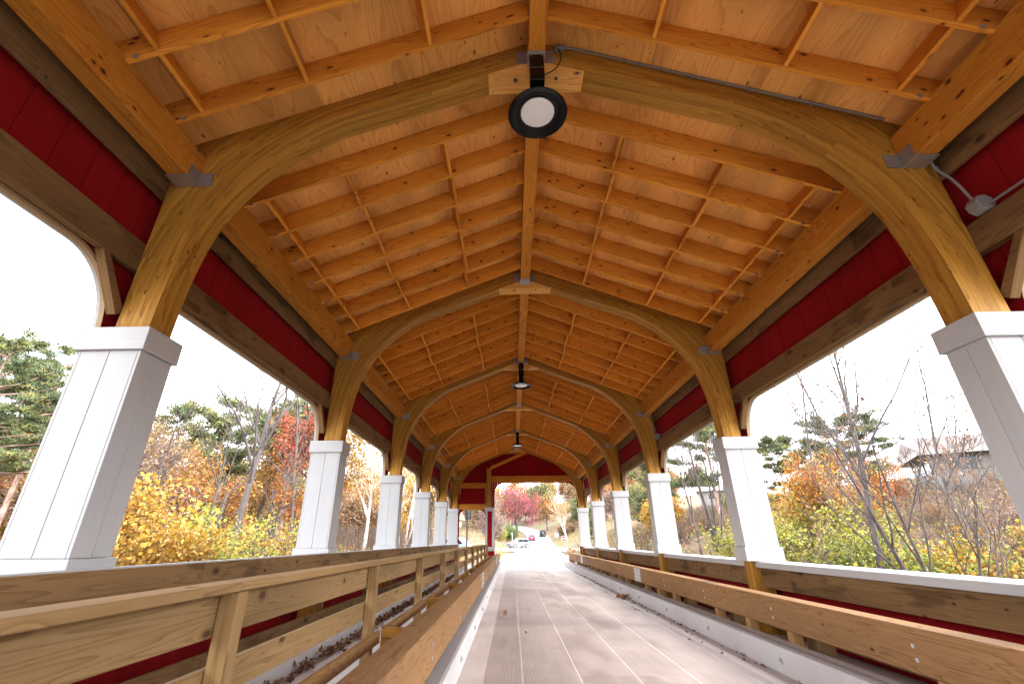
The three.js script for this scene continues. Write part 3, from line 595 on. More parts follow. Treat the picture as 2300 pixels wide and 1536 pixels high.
function clump(seed, n, R, size, thin = 1, flat = 1) {      // a spray of n folded leaves inside radius R
  const r = rngOf(seed), pos = [], nrm = [];
  for (let i = 0; i < n; i++) {
    const a = r() * 6.283, z = r() * 2 - 1, q = Math.cbrt(r()) * R, s = Math.sqrt(1 - z * z);
    const c = new THREE.Vector3(Math.cos(a) * s * q, z * q * flat, Math.sin(a) * s * q), l = size * (0.6 + 0.8 * r());
    const d = new THREE.Vector3(r() - 0.5, r() - 0.6, r() - 0.5).normalize(), e = new THREE.Vector3(r() - 0.5, r() - 0.5, r() - 0.5).cross(d).normalize(), nn = new THREE.Vector3().crossVectors(d, e);
    const tip = c.clone().addScaledVector(d, l), m = c.clone().addScaledVector(d, l * 0.45), L = m.clone().addScaledVector(e, l * 0.38 * thin).addScaledVector(nn, l * 0.1), Rr = m.clone().addScaledVector(e, -l * 0.38 * thin).addScaledVector(nn, l * 0.1);
    for (const t of [[c, tip, L], [c, Rr, tip]]) for (const v of t) pos.push(v.x, v.y, v.z);
  }
  return geoFrom(pos);
}
function needleTuft(seed, n, L) {
  const r = rngOf(seed), pos = [];
  for (let i = 0; i < n; i++) {
    const d = new THREE.Vector3(r() - 0.5, r() * 0.8 - 0.15, r() - 0.5).normalize(), e = new THREE.Vector3(r() - 0.5, r() - 0.5, r() - 0.5).cross(d).normalize(), o = new THREE.Vector3((r() - 0.5) * L * 1.6, (r() - 0.5) * L * 0.5, (r() - 0.5) * L * 1.6), l = L * (0.6 + 0.6 * r()), w = L * 0.07;
    const a = o.clone().addScaledVector(e, w), b = o.clone().addScaledVector(e, -w), t = o.clone().addScaledVector(d, l);
    for (const v of [a, b, t]) pos.push(v.x, v.y, v.z);
  }
  return geoFrom(pos);
}
function twigClump(seed, n, h) {
  const r = rngOf(seed), pos = [];
  for (let i = 0; i < n; i++) {
    let p = new THREE.Vector3((r() - 0.5) * 0.5 * h, 0, (r() - 0.5) * 0.5 * h), d = new THREE.Vector3((r() - 0.5) * 1.3, 1, (r() - 0.5) * 1.3).normalize(); let w = 0.011 * h;
    for (let k = 0; k < 3; k++) {
      const q = p.clone().addScaledVector(d, h * (0.25 + 0.2 * r())), e = new THREE.Vector3(r() - 0.5, r() - 0.5, r() - 0.5).cross(d).normalize();
      const A = p.clone().addScaledVector(e, w), B = p.clone().addScaledVector(e, -w), C = q.clone().addScaledVector(e, w * 0.6), D = q.clone().addScaledVector(e, -w * 0.6);
      for (const v of [A, B, C, B, D, C]) pos.push(v.x, v.y, v.z);
      p = q; w *= 0.6; d = d.clone().add(new THREE.Vector3((r() - 0.5) * 0.9, (r() - 0.4) * 0.5, (r() - 0.5) * 0.9)).normalize();
    }
  }
  return geoFrom(pos);
}
const CL = { near: { k: 13, R: 0.42, s: 0.105 }, mid: { k: 12, R: 0.65, s: 0.17 }, far: { k: 11, R: 1.2, s: 0.34 }, sparse: { k: 3, R: 0.1, s: 0.075 } };
function scatter(name, geo, mat, mats, cols, parent) {
  const m = new THREE.InstancedMesh(geo, mat, mats.length); m.name = name; m.castShadow = m.receiveShadow = true;
  mats.forEach((x, i) => { m.setMatrixAt(i, x); m.setColorAt(i, cols[i]); }); parent.add(m); return m;
}
const pick = (pal, r) => { const c = pal[Math.floor(r() * pal.length)], k = (0.75 + 0.5 * r()) * 0.66; return new THREE.Color().setRGB(c[0] * k, c[1] * k * (0.92 + 0.16 * r()), c[2] * k); };
// every leaf of a crown in one mesh: folded blades round the given centres, coloured one by one
function leafCloud(list, o, r) {
  const pos = [], col = [], v = () => new THREE.Vector3(r() - 0.5, r() - 0.5, r() - 0.5), c = new THREE.Vector3();
  for (const { p, color, scale } of list) for (let i = 0; i < o.k; i++) {
    const a = v().normalize().multiplyScalar(Math.cbrt(r()) * o.R * scale).add(p), l = o.s * scale * (0.6 + 0.8 * r());
    const d = v(); d.y -= 0.12; d.normalize(); const e = v().cross(d).normalize(), n = c.crossVectors(d, e).clone();
    const tip = a.clone().addScaledVector(d, l), L = a.clone().addScaledVector(d, l * 0.45).addScaledVector(n, l * 0.1), R = L.clone(); L.addScaledVector(e, l * 0.4); R.addScaledVector(e, -l * 0.4);
    const k = 0.8 + 0.4 * r();
    for (const q of [a, tip, L, a, R, tip]) { pos.push(q.x, q.y, q.z); col.push(color.r * k, color.g * k, color.b * k); }
  }
  const g = geoFrom(pos); g.setAttribute('color', new THREE.Float32BufferAttribute(col, 3)); return g;
}
function needleCloud(list, L, n, r) {
  const pos = [], col = [];
  for (const { p, color, scale } of list) for (let i = 0; i < n; i++) {
    const s = L * scale, d = new THREE.Vector3(r() - 0.5, r() * 0.8 - 0.15, r() - 0.5).normalize(), e = new THREE.Vector3(r() - 0.5, r() - 0.5, r() - 0.5).cross(d).normalize(), o = p.clone().add(new THREE.Vector3((r() - 0.5) * s * 1.6, (r() - 0.5) * s * 0.6, (r() - 0.5) * s * 1.6));
    const a = o.clone().addScaledVector(e, s * 0.08), b = o.clone().addScaledVector(e, -s * 0.08), t = o.addScaledVector(d, s * (0.6 + 0.6 * r())), k = 0.75 + 0.5 * r();
    for (const q of [a, b, t]) { pos.push(q.x, q.y, q.z); col.push(color.r * k, color.g * k, color.b * k); }
  }
  const g = geoFrom(pos); g.setAttribute('color', new THREE.Float32BufferAttribute(col, 3)); return g;
}
const Q = new THREE.Quaternion(), EU = new THREE.Euler();
const place = (p, s, r, tilt = 3.14) => new THREE.Matrix4().compose(p, Q.setFromEuler(EU.set((r() - 0.5) * 2 * tilt, r() * 6.283, (r() - 0.5) * 2 * tilt)).clone(), new THREE.Vector3(s, s, s));
// branching skeleton: returns the wood geometry and the points where foliage hangs
function skeleton(o) {
  const r = rngOf(o.seed), pos = [], uv = [], idx = [], tips = [], sides = [8, 6, 5, 4, 3, 3];
  function limb(p, d, len, rad, lv) {
    const segs = lv === 0 ? 8 : lv < 3 ? 5 : 3, ns = sides[Math.min(lv, 5)]; let q = p.clone(), dir = d.clone(), first = pos.length / 3; const pts = [];
    for (let k = 0; k <= segs; k++) {
      const t = k / segs, rr = Math.max(o.minR ?? 0.006, rad * (lv === 0 ? (1 - 0.78 * t) * (k === 0 ? 1.35 : 1) : 1 - 0.75 * t)); pts.push({ q: q.clone(), dir: dir.clone(), rr, t });
      const e1 = new THREE.Vector3(0.3, 0.1, 1).cross(dir).normalize(), e2 = new THREE.Vector3().crossVectors(dir, e1);
      for (let i = 0; i <= ns; i++) { const a = i / ns * 6.2832; const v = q.clone().addScaledVector(e1, Math.cos(a) * rr).addScaledVector(e2, Math.sin(a) * rr); pos.push(v.x, v.y, v.z); uv.push(t * len, i / ns * Math.max(0.15, rad * 5)); }
      if (k < segs) {
        q.addScaledVector(dir, len / segs); const wg = o.wiggle * (lv === 0 ? 0.4 : 1);
        dir.add(new THREE.Vector3((r() - 0.5) * wg, (r() - 0.5) * wg + (o.rise ?? 0.05) * (lv > 0 ? 1 : 0.3), (r() - 0.5) * wg)).normalize();
      }
    }
    for (let k = 0; k < segs; k++) for (let i = 0; i < ns; i++) { const a = first + k * (ns + 1) + i, b = a + ns + 1; idx.push(a, b, a + 1, a + 1, b, b + 1); }
    if (lv >= o.levels - 1) for (const k of lv === 0 ? [] : [Math.ceil(segs * 0.5), segs]) tips.push(pts[k].q);
    if (lv >= o.levels) return;
    const n = Math.round(o.kids[Math.min(lv, o.kids.length - 1)] * (0.8 + 0.4 * r()));
    for (let i = 0; i < n; i++) {
      const t0 = lv === 0 ? o.first : 0.25, t = t0 + (1 - t0) * (i + r() * 0.9) / n, pt = pts[Math.min(segs, Math.floor(t * segs))], nx = pts[Math.min(segs, Math.floor(t * segs) + 1)];
      const base = pt.q.clone().lerp(nx.q, t * segs - Math.floor(t * segs));
      const ax = new THREE.Vector3(r() - 0.5, (r() - 0.5) * 0.3, r() - 0.5).normalize(), side = ax.addScaledVector(pt.dir, -ax.dot(pt.dir)).normalize();
      const ang = o.spread * (0.7 + 0.6 * r()), nd = pt.dir.clone().multiplyScalar(Math.cos(ang)).addScaledVector(side, Math.sin(ang)).normalize();
      const l2 = len * (o.ratio ?? 0.55) * (lv === 0 ? (o.taper ? 1.15 - 0.8 * (t - t0) / (1 - t0) : 1.05 - 0.35 * t) : 0.75 + 0.4 * r());
      limb(base, nd, l2, pt.rr * (0.5 + 0.15 * r()), lv + 1);
    }
  }
  for (let s = 0; s < (o.stems ?? 1); s++) {
    const a = r() * 6.28, k = o.stems > 1 ? 0.28 : 0.0;
    limb(new THREE.Vector3(k ? Math.cos(a) * 0.15 : 0, -0.3, k ? Math.sin(a) * 0.15 : 0), new THREE.Vector3((o.lean?.[0] ?? 0) + Math.cos(a) * k, 1, (o.lean?.[1] ?? 0) + Math.sin(a) * k).normalize(), o.h * (o.trunk ?? 0.72) * (s ? 0.7 + 0.3 * r() : 1), o.r * (s ? 0.75 : 1), 0);
  }
  return { geo: geoFrom(pos, uv, idx), tips };
}
const PAL = { yellow: [[0.62, 0.36, 0.03], [0.66, 0.42, 0.05], [0.58, 0.28, 0.025]], gold: [[0.56, 0.31, 0.04], [0.52, 0.34, 0.07], [0.5, 0.24, 0.035]], orange: [[0.52, 0.17, 0.02], [0.56, 0.24, 0.03], [0.44, 0.11, 0.02]], red: [[0.5, 0.10, 0.045], [0.42, 0.06, 0.04], [0.54, 0.17, 0.04]],
  pink: [[0.5, 0.10, 0.12], [0.42, 0.07, 0.09], [0.52, 0.16, 0.14]], rust: [[0.36, 0.19, 0.08], [0.42, 0.25, 0.11], [0.28, 0.16, 0.08]], olive: [[0.2, 0.2, 0.05], [0.28, 0.24, 0.06], [0.16, 0.17, 0.05]], lime: [[0.44, 0.42, 0.045], [0.52, 0.45, 0.05], [0.33, 0.37, 0.045]], green: [[0.12, 0.2, 0.04], [0.17, 0.24, 0.05], [0.24, 0.3, 0.05]],
  needle: [[0.13, 0.17, 0.07], [0.19, 0.21, 0.07], [0.27, 0.26, 0.075], [0.10, 0.14, 0.065]], tawny: [[0.5, 0.32, 0.10], [0.46, 0.3, 0.12], [0.55, 0.34, 0.07]], mauve: [[0.34, 0.21, 0.17], [0.40, 0.26, 0.2], [0.3, 0.19, 0.14]] };
function sub(o, x, u) { return P(x, o.y ?? ground(x, u), u); }
// broadleaf tree or shrub; leaf: near / mid / far clump, dens = clumps per twig tip
function tree(name, label, cat, x, u, o, group) {
  const r = rngOf(o.seed + 1000), sk = skeleton({ levels: 3, kids: [9, 5, 4], wiggle: 0.35, spread: 0.85, first: 0.3, ratio: 0.5, r: o.h * 0.018, ...o });
  const t = thing(name, label, cat, group); t.position.copy(sub(o, x, u));
  part('trunk', sk.geo, o.bark ?? bark.grey, t);
  if (o.pal) {
    const tips = sk.tips, set = CL[o.leaf ?? 'mid'], cap = Math.round((o.max ?? { near: 8500, mid: 8500, far: 5500, sparse: 900 }[o.leaf ?? 'mid']) / set.k), n = Math.min(cap, Math.round(tips.length * (o.dens ?? 1) * 2)), list = [], top = Math.max(...tips.map(p => p.y)), j = o.leaf === 'sparse' ? 0.06 : o.jit ?? 0.5;
    for (let i = 0; i < n; i++) {
      const p = tips[Math.floor(r() * tips.length)].clone(); p.x += (r() - 0.5) * j; p.y += (r() - 0.5) * j; p.z += (r() - 0.5) * j;
      if (p.y < (o.minY ?? 0.1)) p.y = (o.minY ?? 0.1) + r() * 0.3;
      const pal = o.pal2 && r() < smooth(0.75, 0.35, p.y / top) ? o.pal2 : o.pal;
      list.push({ p, color: pick(pal, r), scale: (o.ls ?? 1) * (0.75 + 0.5 * r()) });
    }
    part('crown', leafCloud(list, set, r), leafMat, t);
  }
  return t;
}
const protos = {};
function treeCopy(key, name, label, cat, x, u, o, scale, turn, group) {      // first of a kind is built, the others are copies of it
  let t;
  if (!protos[key]) t = protos[key] = tree(name, label, cat, x, u, o, group);
  else { t = protos[key].clone(); t.name = numbered(name); t.userData = { label, category: cat, group }; scene.add(t); }
  t.position.copy(sub(o, x, u)); t.rotation.y = turn; t.scale.set(scale, scale * (0.92 + 0.16 * h2(Math.round(x * 9), Math.round(u * 9), 3)), scale);
  return t;
}
function pine(label, x, u, o, group) {
  const r = rngOf(o.seed), h = o.h, t = thing('pine_tree', label, 'pine tree', group); t.position.copy(sub(o, x, u));
  const lean = o.lean ?? [(r() - 0.5) * 0.06, (r() - 0.5) * 0.06], tr = [], at = y => new THREE.Vector3(lean[0] * y, y, lean[1] * y);
  const g = []; const N = 10;
  { const pos = [], uv = [], idx = []; for (let k = 0; k <= N; k++) for (let i = 0; i <= 8; i++) { const y = h * k / N - 0.3, rr = lerp(h * 0.014, 0.03, k / N), a = i / 8 * 6.2832, c = at(y); pos.push(c.x + Math.cos(a) * rr, c.y, c.z + Math.sin(a) * rr); uv.push(y, i / 8 * 1.2); }
    for (let k = 0; k < N; k++) for (let i = 0; i < 8; i++) { const a = k * 9 + i, b = a + 9; idx.push(a, b, a + 1, a + 1, b, b + 1); } g.push(geoFrom(pos, uv, idx)); }
  const list = [], first = o.first ?? 0.5, nb = o.branches ?? 46, R = o.R ?? h * 0.16;
  for (let b = 0; b < nb; b++) {
    const f = first + (1 - first) * Math.pow(r(), 0.9), y = h * f, len = R * (o.cone ? 1.05 - (f - first) / (1 - first) : Math.sqrt(Math.max(0.12, 1 - Math.pow((f - first) / (1 - first) * 1.25 - 0.35, 2)))) * (0.6 + 0.6 * r()), a = r() * 6.283, up = lerp(-0.05, 0.5, (f - first) / (1 - first)) + (r() - 0.5) * 0.3;
    let p = at(y), d = new THREE.Vector3(Math.cos(a), up, Math.sin(a)).normalize(); const pts = [p.clone()];
    for (let k = 0; k < 4; k++) { p = p.clone().addScaledVector(d, len / 4); pts.push(p); d = d.clone().add(new THREE.Vector3((r() - 0.5) * 0.5, (r() - 0.3) * 0.35, (r() - 0.5) * 0.5)).normalize(); }
    const tg = new THREE.TubeGeometry(new THREE.CatmullRomCurve3(pts), 5, Math.max(0.012, len * 0.012), 4); g.push(tg);
    const nt = Math.max(4, Math.round(len * (o.far ? 4 : 10) * (o.dens ?? 1)));
    for (let k = 0; k < nt; k++) { const w = 0.35 + 0.7 * Math.sqrt(r()), c = pts[Math.min(4, Math.floor(w * 4))].clone(); const sp = len * 0.2; c.x += (r() - 0.5) * sp; c.y += r() * sp * 0.4; c.z += (r() - 0.5) * sp; list.push({ p: c, color: pick(PAL.needle, r), scale: 0.8 + 0.7 * r() }); }
  }
  const wood = mergeGeometries(g.map(q => { const c = q.index ? q.toNonIndexed() : q; return c; })); part('trunk', wood, o.bark ?? bark.pine, t);
  part('crown', needleCloud(list, o.far ? 0.55 : 0.27, o.far ? 18 : 24, r), needleMat, t);
  return t;
}
const nth = (x, u) => { const q = Math.abs(x + 0.37) / u; return q > 0.93 ? 'nearest' : q > 0.41 ? 'second' : q > 0.27 ? 'third' : 'farther'; };   // which side opening shows it
// --- left of the bridge
tree('maple_shrub', 'bright yellow leafy shrub standing beyond the nearest left opening', 'shrub', -11.1, 12.8, { seed: 11, h: 6.6, stems: 5, levels: 3, kids: [9, 5, 4], first: 0.15, spread: 0.7, ratio: 0.42, pal: PAL.yellow, pal2: PAL.gold, leaf: 'near', dens: 2.2, jit: 0.8, minR: 0.005, r: 0.05, max: 24000 });
tree('maple_shrub', 'yellow shrub low behind the first left column', 'shrub', -13.2, 14.6, { seed: 12, h: 6, stems: 4, levels: 3, kids: [8, 5, 4], first: 0.15, spread: 0.7, ratio: 0.42, pal: PAL.yellow, leaf: 'near', dens: 1.7, jit: 0.8, r: 0.05 });
tree('leafy_shrub', 'rounded lime green shrub at the foot of the big bare tree', 'shrub', -10.4, 15.4, { seed: 13, h: 5.8, stems: 5, levels: 3, kids: [8, 5, 4], first: 0.1, spread: 0.8, ratio: 0.45, pal: PAL.lime, leaf: 'near', dens: 1.8, jit: 0.7, r: 0.04 });
tree('leafy_shrub', 'pale yellow-green shrub low beside the second left column', 'shrub', -10.2, 19.6, { seed: 14, h: 6.2, stems: 5, levels: 3, kids: [8, 5, 4], first: 0.1, spread: 0.8, ratio: 0.45, pal: [...PAL.lime, ...PAL.yellow], leaf: 'near', dens: 1.4, jit: 0.8, r: 0.04 });
tree('bare_tree', 'tall bare grey tree with spreading limbs seen through the left opening', 'tree', -14.4, 24.0, { seed: 24, h: 19, levels: 4, kids: [9, 5, 4, 3], first: 0.42, spread: 0.55, ratio: 0.42, wiggle: 0.5, r: 0.25, trunk: 0.8, bark: bark.grey, minR: 0.012, rise: 0.1 });
tree('bare_tree', 'dark crooked trunk with few limbs left of the big bare tree', 'tree', -16.3, 25.4, { seed: 27, h: 9.5, levels: 3, kids: [5, 4, 3], first: 0.5, spread: 0.9, ratio: 0.42, wiggle: 0.5, r: 0.25, bark: bark.grey, minR: 0.012 });
tree('maple_tree', 'orange and red maple beside the second left column', 'tree', -15.4, 35, { seed: 31, h: 13.5, ratio: 0.36, pal: PAL.red, pal2: PAL.orange, leaf: 'mid', dens: 2.6, jit: 1.0, first: 0.18 });
tree('maple_tree', 'small orange maple above the yellow shrub', 'tree', -20.2, 30.0, { seed: 32, h: 7.5, pal: [...PAL.gold, ...PAL.orange], leaf: 'mid', dens: 1.7, jit: 1 });
tree('oak_tree', 'golden brown tree in the woods behind the big bare tree', 'tree', -22.5, 41.0, { seed: 33, h: 13, pal: PAL.gold, leaf: 'mid', dens: 2.4, jit: 1.2, first: 0.15 });
tree('oak_tree', 'tawny thin-leaved tree behind the yellow shrub', 'tree', -26.0, 33.0, { seed: 34, h: 12, pal: PAL.tawny, leaf: 'mid', dens: 1.2, jit: 1.3, first: 0.15 });
tree('birch_tree', 'leaning white-barked birch between the second and third left columns', 'tree', -11.4, 35.5, { seed: 44, h: 13, stems: 2, levels: 4, kids: [7, 4, 3, 2], first: 0.25, spread: 0.6, ratio: 0.48, lean: [-0.2, 0.05], bark: bark.pale, r: 0.14, pal: PAL.gold, leaf: 'mid', dens: 0.25, minR: 0.012 });
tree('ash_tree', 'grey many-stemmed tree between the third and fourth left columns', 'tree', -10.0, 42.0, { seed: 45, h: 12, stems: 5, levels: 3, kids: [6, 4, 3], first: 0.3, spread: 0.45, ratio: 0.45, bark: bark.pale, r: 0.13, minR: 0.014 });
[[-25.5, 19.5, 12.2, 51], [-26.5, 23.5, 13.8, 52], [-34, 25, 14, 53]].forEach(([x, u, h, s], i) => pine(['tall green pine with pink trunk, nearest of three at the left edge', 'tall green pine second from the left edge behind the first column', 'tall green pine farthest back of three at the left edge'][i], x, u, { h, seed: s, first: 0.5, R: 3.2, branches: 60, dens: 0.8 }, 'pines at the left edge'));
[[-18.8, 38, 13.5, 61], [-26, 39, 14.5, 62], [-34, 44, 15.5, 63], [-25, 48, 16, 64], [-37, 40, 15, 65], [-30, 50, 16.5, 66]].forEach(([x, u, h, s], i) => pine(['slender pine with a bare pink trunk beside the orange maple', 'tall sparse pine right behind the big bare tree', 'tall sparse pine above the yellow shrub, farthest left but one', 'tall sparse pine just left of the slender pine', 'tall sparse pine beside the first left column', 'tall sparse pine behind the mauve trees in the left woods'][i], x, u, { h, seed: s, first: 0.6, R: 2.9, branches: 34, far: true }, i ? 'pines in the left woods' : undefined));
{
  const r = rngOf(777), kinds = [['gold', 'golden leafed tree in the dense woods left of the bridge', PAL.gold], ['brown', 'brown thin-leaved tree in the dense woods left of the bridge', [...PAL.rust, ...PAL.tawny]], ['tawny', 'tawny yellow tree in the dense woods left of the bridge', PAL.tawny], ['orange', 'orange leafed tree in the dense woods left of the bridge', [...PAL.orange, ...PAL.gold]], ['olive', 'olive leafed tree in the dense woods left of the bridge', PAL.olive], ['mauve', 'mauve twiggy tree in the dense woods left of the bridge', PAL.mauve]];
  for (let i = 0; i < 60; i++) {
    const u = 24 + i * 1.7 + r() * 4, x = -(u * lerp(0.26, 1.25, r()) + 8); if (x > -13 - u * 0.06) continue;
    const k = kinds[Math.floor(r() * kinds.length)], dist = Math.hypot(x, u);
    const far = dist > 55 ? 1 : 0, hh = far ? 0.8 + r() * 0.5 : 0.75 + r() * 0.4;
    treeCopy('w' + k[0] + far + i % 2, 'woodland_tree', k[1].replace('in the dense woods left of the bridge', `in the woods seen through the ${nth(x, u)} left opening`), 'tree', x, u, { seed: 300 + i, h: 12, levels: 3, kids: [9, 4, 3], pal: k[2], leaf: far ? 'far' : 'mid', dens: 2.2, jit: 1.6, first: 0.12, minR: 0.02, max: far ? 4600 : 8000 }, hh, r() * 6.28, 'woods left of the bridge, ' + k[0]);
  }
  for (let i = 0; i < 12; i++) { const u = 60 + i * 6 + r() * 4, x = -(8 + u * lerp(0.05, 0.3, r())); if (x > -12) continue; treeCopy('f' + i % 3, 'woodland_tree', 'gold and brown tree in the woods past the footway end', 'tree', x, u + 18, { seed: 360 + i, h: 12, pal: [PAL.gold, PAL.rust, PAL.gold][i % 3], leaf: 'far', dens: 1.8, jit: 1.6, minR: 0.03 }, 0.85 + r() * 0.4, r() * 6.28, 'woods past the footway'); }
}
[[-17.8, 27.5, 15, 171, 'tall thin bare tree just left of the big bare tree'], [-13.4, 28.5, 15, 172, 'tall thin bare tree right of the big bare tree'], [-20.5, 25.5, 13.5, 173, 'thin bare tree behind the bright yellow shrub'], [-12.6, 24.0, 9, 174, 'slim bare tree leaning beside the second left column']].forEach(([x, u, h, s, l]) => tree('bare_tree', l, 'tree', x, u, { seed: s, h, levels: 4, kids: [8, 4, 3, 2], first: 0.4, spread: 0.5, ratio: 0.36, wiggle: 0.4, r: 0.12, trunk: 0.85, minR: 0.011, rise: 0.1 }));
// --- right of the bridge
[[14.6, 23.5, 14, 175, 'tall slender bare tree left of the flat-topped pine'], [9.8, 26.5, 12.5, 176, 'tall slender bare tree beside the second right column'], [17.0, 19.2, 11, 177, 'tall slender bare tree below the grey building']].forEach(([x, u, h, s, l]) => tree('bare_tree', l, 'tree', x, u, { seed: s, h, levels: 4, kids: [8, 4, 3, 2], first: 0.42, spread: 0.45, ratio: 0.38, wiggle: 0.4, r: 0.09, trunk: 0.85, minR: 0.008, rise: 0.12, pal: PAL.rust, leaf: 'sparse', dens: 0.05 }));
[[13.2, 15.0, 5.6, 75, 'thin upright bare sapling just right of the forked bare tree'], [16.4, 18.5, 6.4, 76, 'tallest of the thin bare saplings below the grey building'], [12.6, 19.5, 6.2, 77, 'thin bare sapling rising out of the orange maple shrub'], [9.6, 17.5, 5.2, 78, 'crooked reddish sapling beside the second right column']].forEach(([x, u, h, s, l]) => tree('bare_sapling', l, 'tree', x, u, { seed: s, h, stems: 2, levels: 4, kids: [5, 4, 3, 2], first: 0.2, spread: 0.45, ratio: 0.52, r: 0.05, bark: bark.twig, minR: 0.006, pal: PAL.rust, leaf: 'sparse', dens: 0.08, rise: 0.15 }));
tree('bare_tree', 'slender bare tree with a few dry leaves beyond the nearest right opening', 'tree', 11.4, 16.4, { seed: 71, h: 14.5, levels: 4, kids: [7, 4, 3, 2], first: 0.45, spread: 0.5, ratio: 0.5, r: 0.13, bark: bark.grey, pal: PAL.rust, leaf: 'sparse', dens: 0.12, minR: 0.008, rise: 0.12 });
tree('bare_tree', 'low forked bare tree right of the slender bare tree', 'tree', 11.5, 14.2, { seed: 72, h: 9, stems: 3, levels: 4, kids: [5, 4, 3, 2], first: 0.3, spread: 0.5, ratio: 0.55, r: 0.09, bark: bark.grey, pal: PAL.rust, leaf: 'sparse', dens: 0.08, minR: 0.007, rise: 0.12 });
tree('bare_tree', 'thin bare sapling near the white sill beyond the nearest right opening', 'tree', 14.8, 16.8, { seed: 73, h: 6.5, stems: 2, levels: 4, kids: [5, 4, 3, 2], first: 0.25, spread: 0.5, ratio: 0.5, r: 0.06, bark: bark.twig, minR: 0.006, pal: PAL.rust, leaf: 'sparse', dens: 0.1 });
pine('flat-topped dark pine on the right hillside behind the slender bare tree', 23.4, 33.5, { h: 7.0, seed: 81, first: 0.45, R: 3.4, branches: 40, dens: 0.9 });
pine('small dark pine left of the flat-topped pine on the hillside', 20.6, 36.5, { h: 6.2, seed: 82, first: 0.3, R: 2.2, branches: 34, dens: 0.9 });
pine('bushy grey-green pine between the second and third right columns', 13.4, 32.0, { h: 9.2, seed: 83, first: 0.25, R: 2.7, branches: 60, dens: 0.9 });
pine('dark green conical pine between the third and fourth right columns', 12.8, 43.5, { h: 9, seed: 84, first: 0.1, R: 2.6, branches: 70, cone: true });
pine('green conical pine behind the fourth right column', 15.2, 50.0, { h: 10, seed: 85, first: 0.1, R: 2.8, branches: 60, cone: true, far: true });
tree('bare_tree', 'bare grey tree in front of the bushy pine on the right', 'tree', 11.6, 29.0, { seed: 74, h: 10.5, stems: 3, levels: 4, kids: [6, 4, 3, 2], first: 0.35, spread: 0.5, ratio: 0.5, r: 0.12, minR: 0.01 });
tree('maple_shrub', 'orange, yellow and green maple shrub at the middle of the nearest right opening', 'shrub', 14.2, 20.5, { seed: 91, h: 7.2, stems: 5, levels: 3, kids: [9, 5, 4], first: 0.12, spread: 0.6, ratio: 0.4, pal: [...PAL.yellow, ...PAL.orange], pal2: PAL.lime, leaf: 'near', dens: 1.6, jit: 0.8, r: 0.05, max: 20000 });
tree('leafy_shrub', 'lime green shrub below the orange maple shrub', 'shrub', 11.4, 17.8, { seed: 92, h: 4.6, stems: 5, kids: [8, 5, 4], first: 0.1, spread: 0.9, ratio: 0.5, pal: PAL.lime, pal2: PAL.green, leaf: 'near', dens: 1.5, r: 0.035 });
tree('leafy_shrub', 'yellow-green shrub beside the second right column', 'shrub', 11.2, 22.4, { seed: 93, h: 4.8, stems: 5, kids: [8, 5, 4], first: 0.1, spread: 0.9, ratio: 0.5, pal: PAL.lime, leaf: 'near', dens: 1.4, r: 0.035 });
tree('leafy_shrub', 'thin yellow-leaved shrub below the grey building', 'shrub', 17.5, 16.5, { seed: 94, h: 2.4, stems: 5, kids: [8, 4, 4], first: 0.1, spread: 0.8, ratio: 0.5, pal: [...PAL.lime, ...PAL.gold], leaf: 'near', dens: 0.7, r: 0.035 });
tree('leafy_shrub', 'bright yellow shrub low beside the third right column', 'shrub', 11.0, 36.0, { seed: 95, h: 2.8, stems: 4, kids: [8, 4, 4], first: 0.1, spread: 0.8, ratio: 0.5, pal: PAL.yellow, leaf: 'mid', dens: 1.0, r: 0.035 });
tree('leafy_shrub', 'yellow-green shrub below the forked bare tree', 'shrub', 13.6, 16.2, { seed: 191, h: 3.2, stems: 5, kids: [8, 5, 4], first: 0.1, spread: 0.9, ratio: 0.5, pal: [...PAL.lime, ...PAL.yellow], leaf: 'near', dens: 1.2, r: 0.035 });
tree('leafy_shrub', 'yellow shrub left of the orange maple shrub', 'shrub', 13.4, 24.5, { seed: 192, h: 5.4, stems: 5, kids: [8, 5, 4], first: 0.1, spread: 0.9, ratio: 0.5, pal: [...PAL.yellow, ...PAL.lime], leaf: 'near', dens: 1.2, r: 0.035 });
tree('leafy_shrub', 'thin yellow shrub against the foot of the nearest right column', 'shrub', 16.2, 14.6, { seed: 193, h: 2.2, stems: 5, kids: [8, 5, 4], first: 0.1, spread: 0.9, ratio: 0.5, pal: [...PAL.tawny, ...PAL.lime], leaf: 'near', dens: 0.6, r: 0.035 });
tree('maple_tree', 'orange tree on the hillside beside the grey building', 'tree', 35.5, 46.0, { seed: 96, h: 5.5, pal: PAL.orange, leaf: 'mid', dens: 1.2, jit: 1, first: 0.15 });
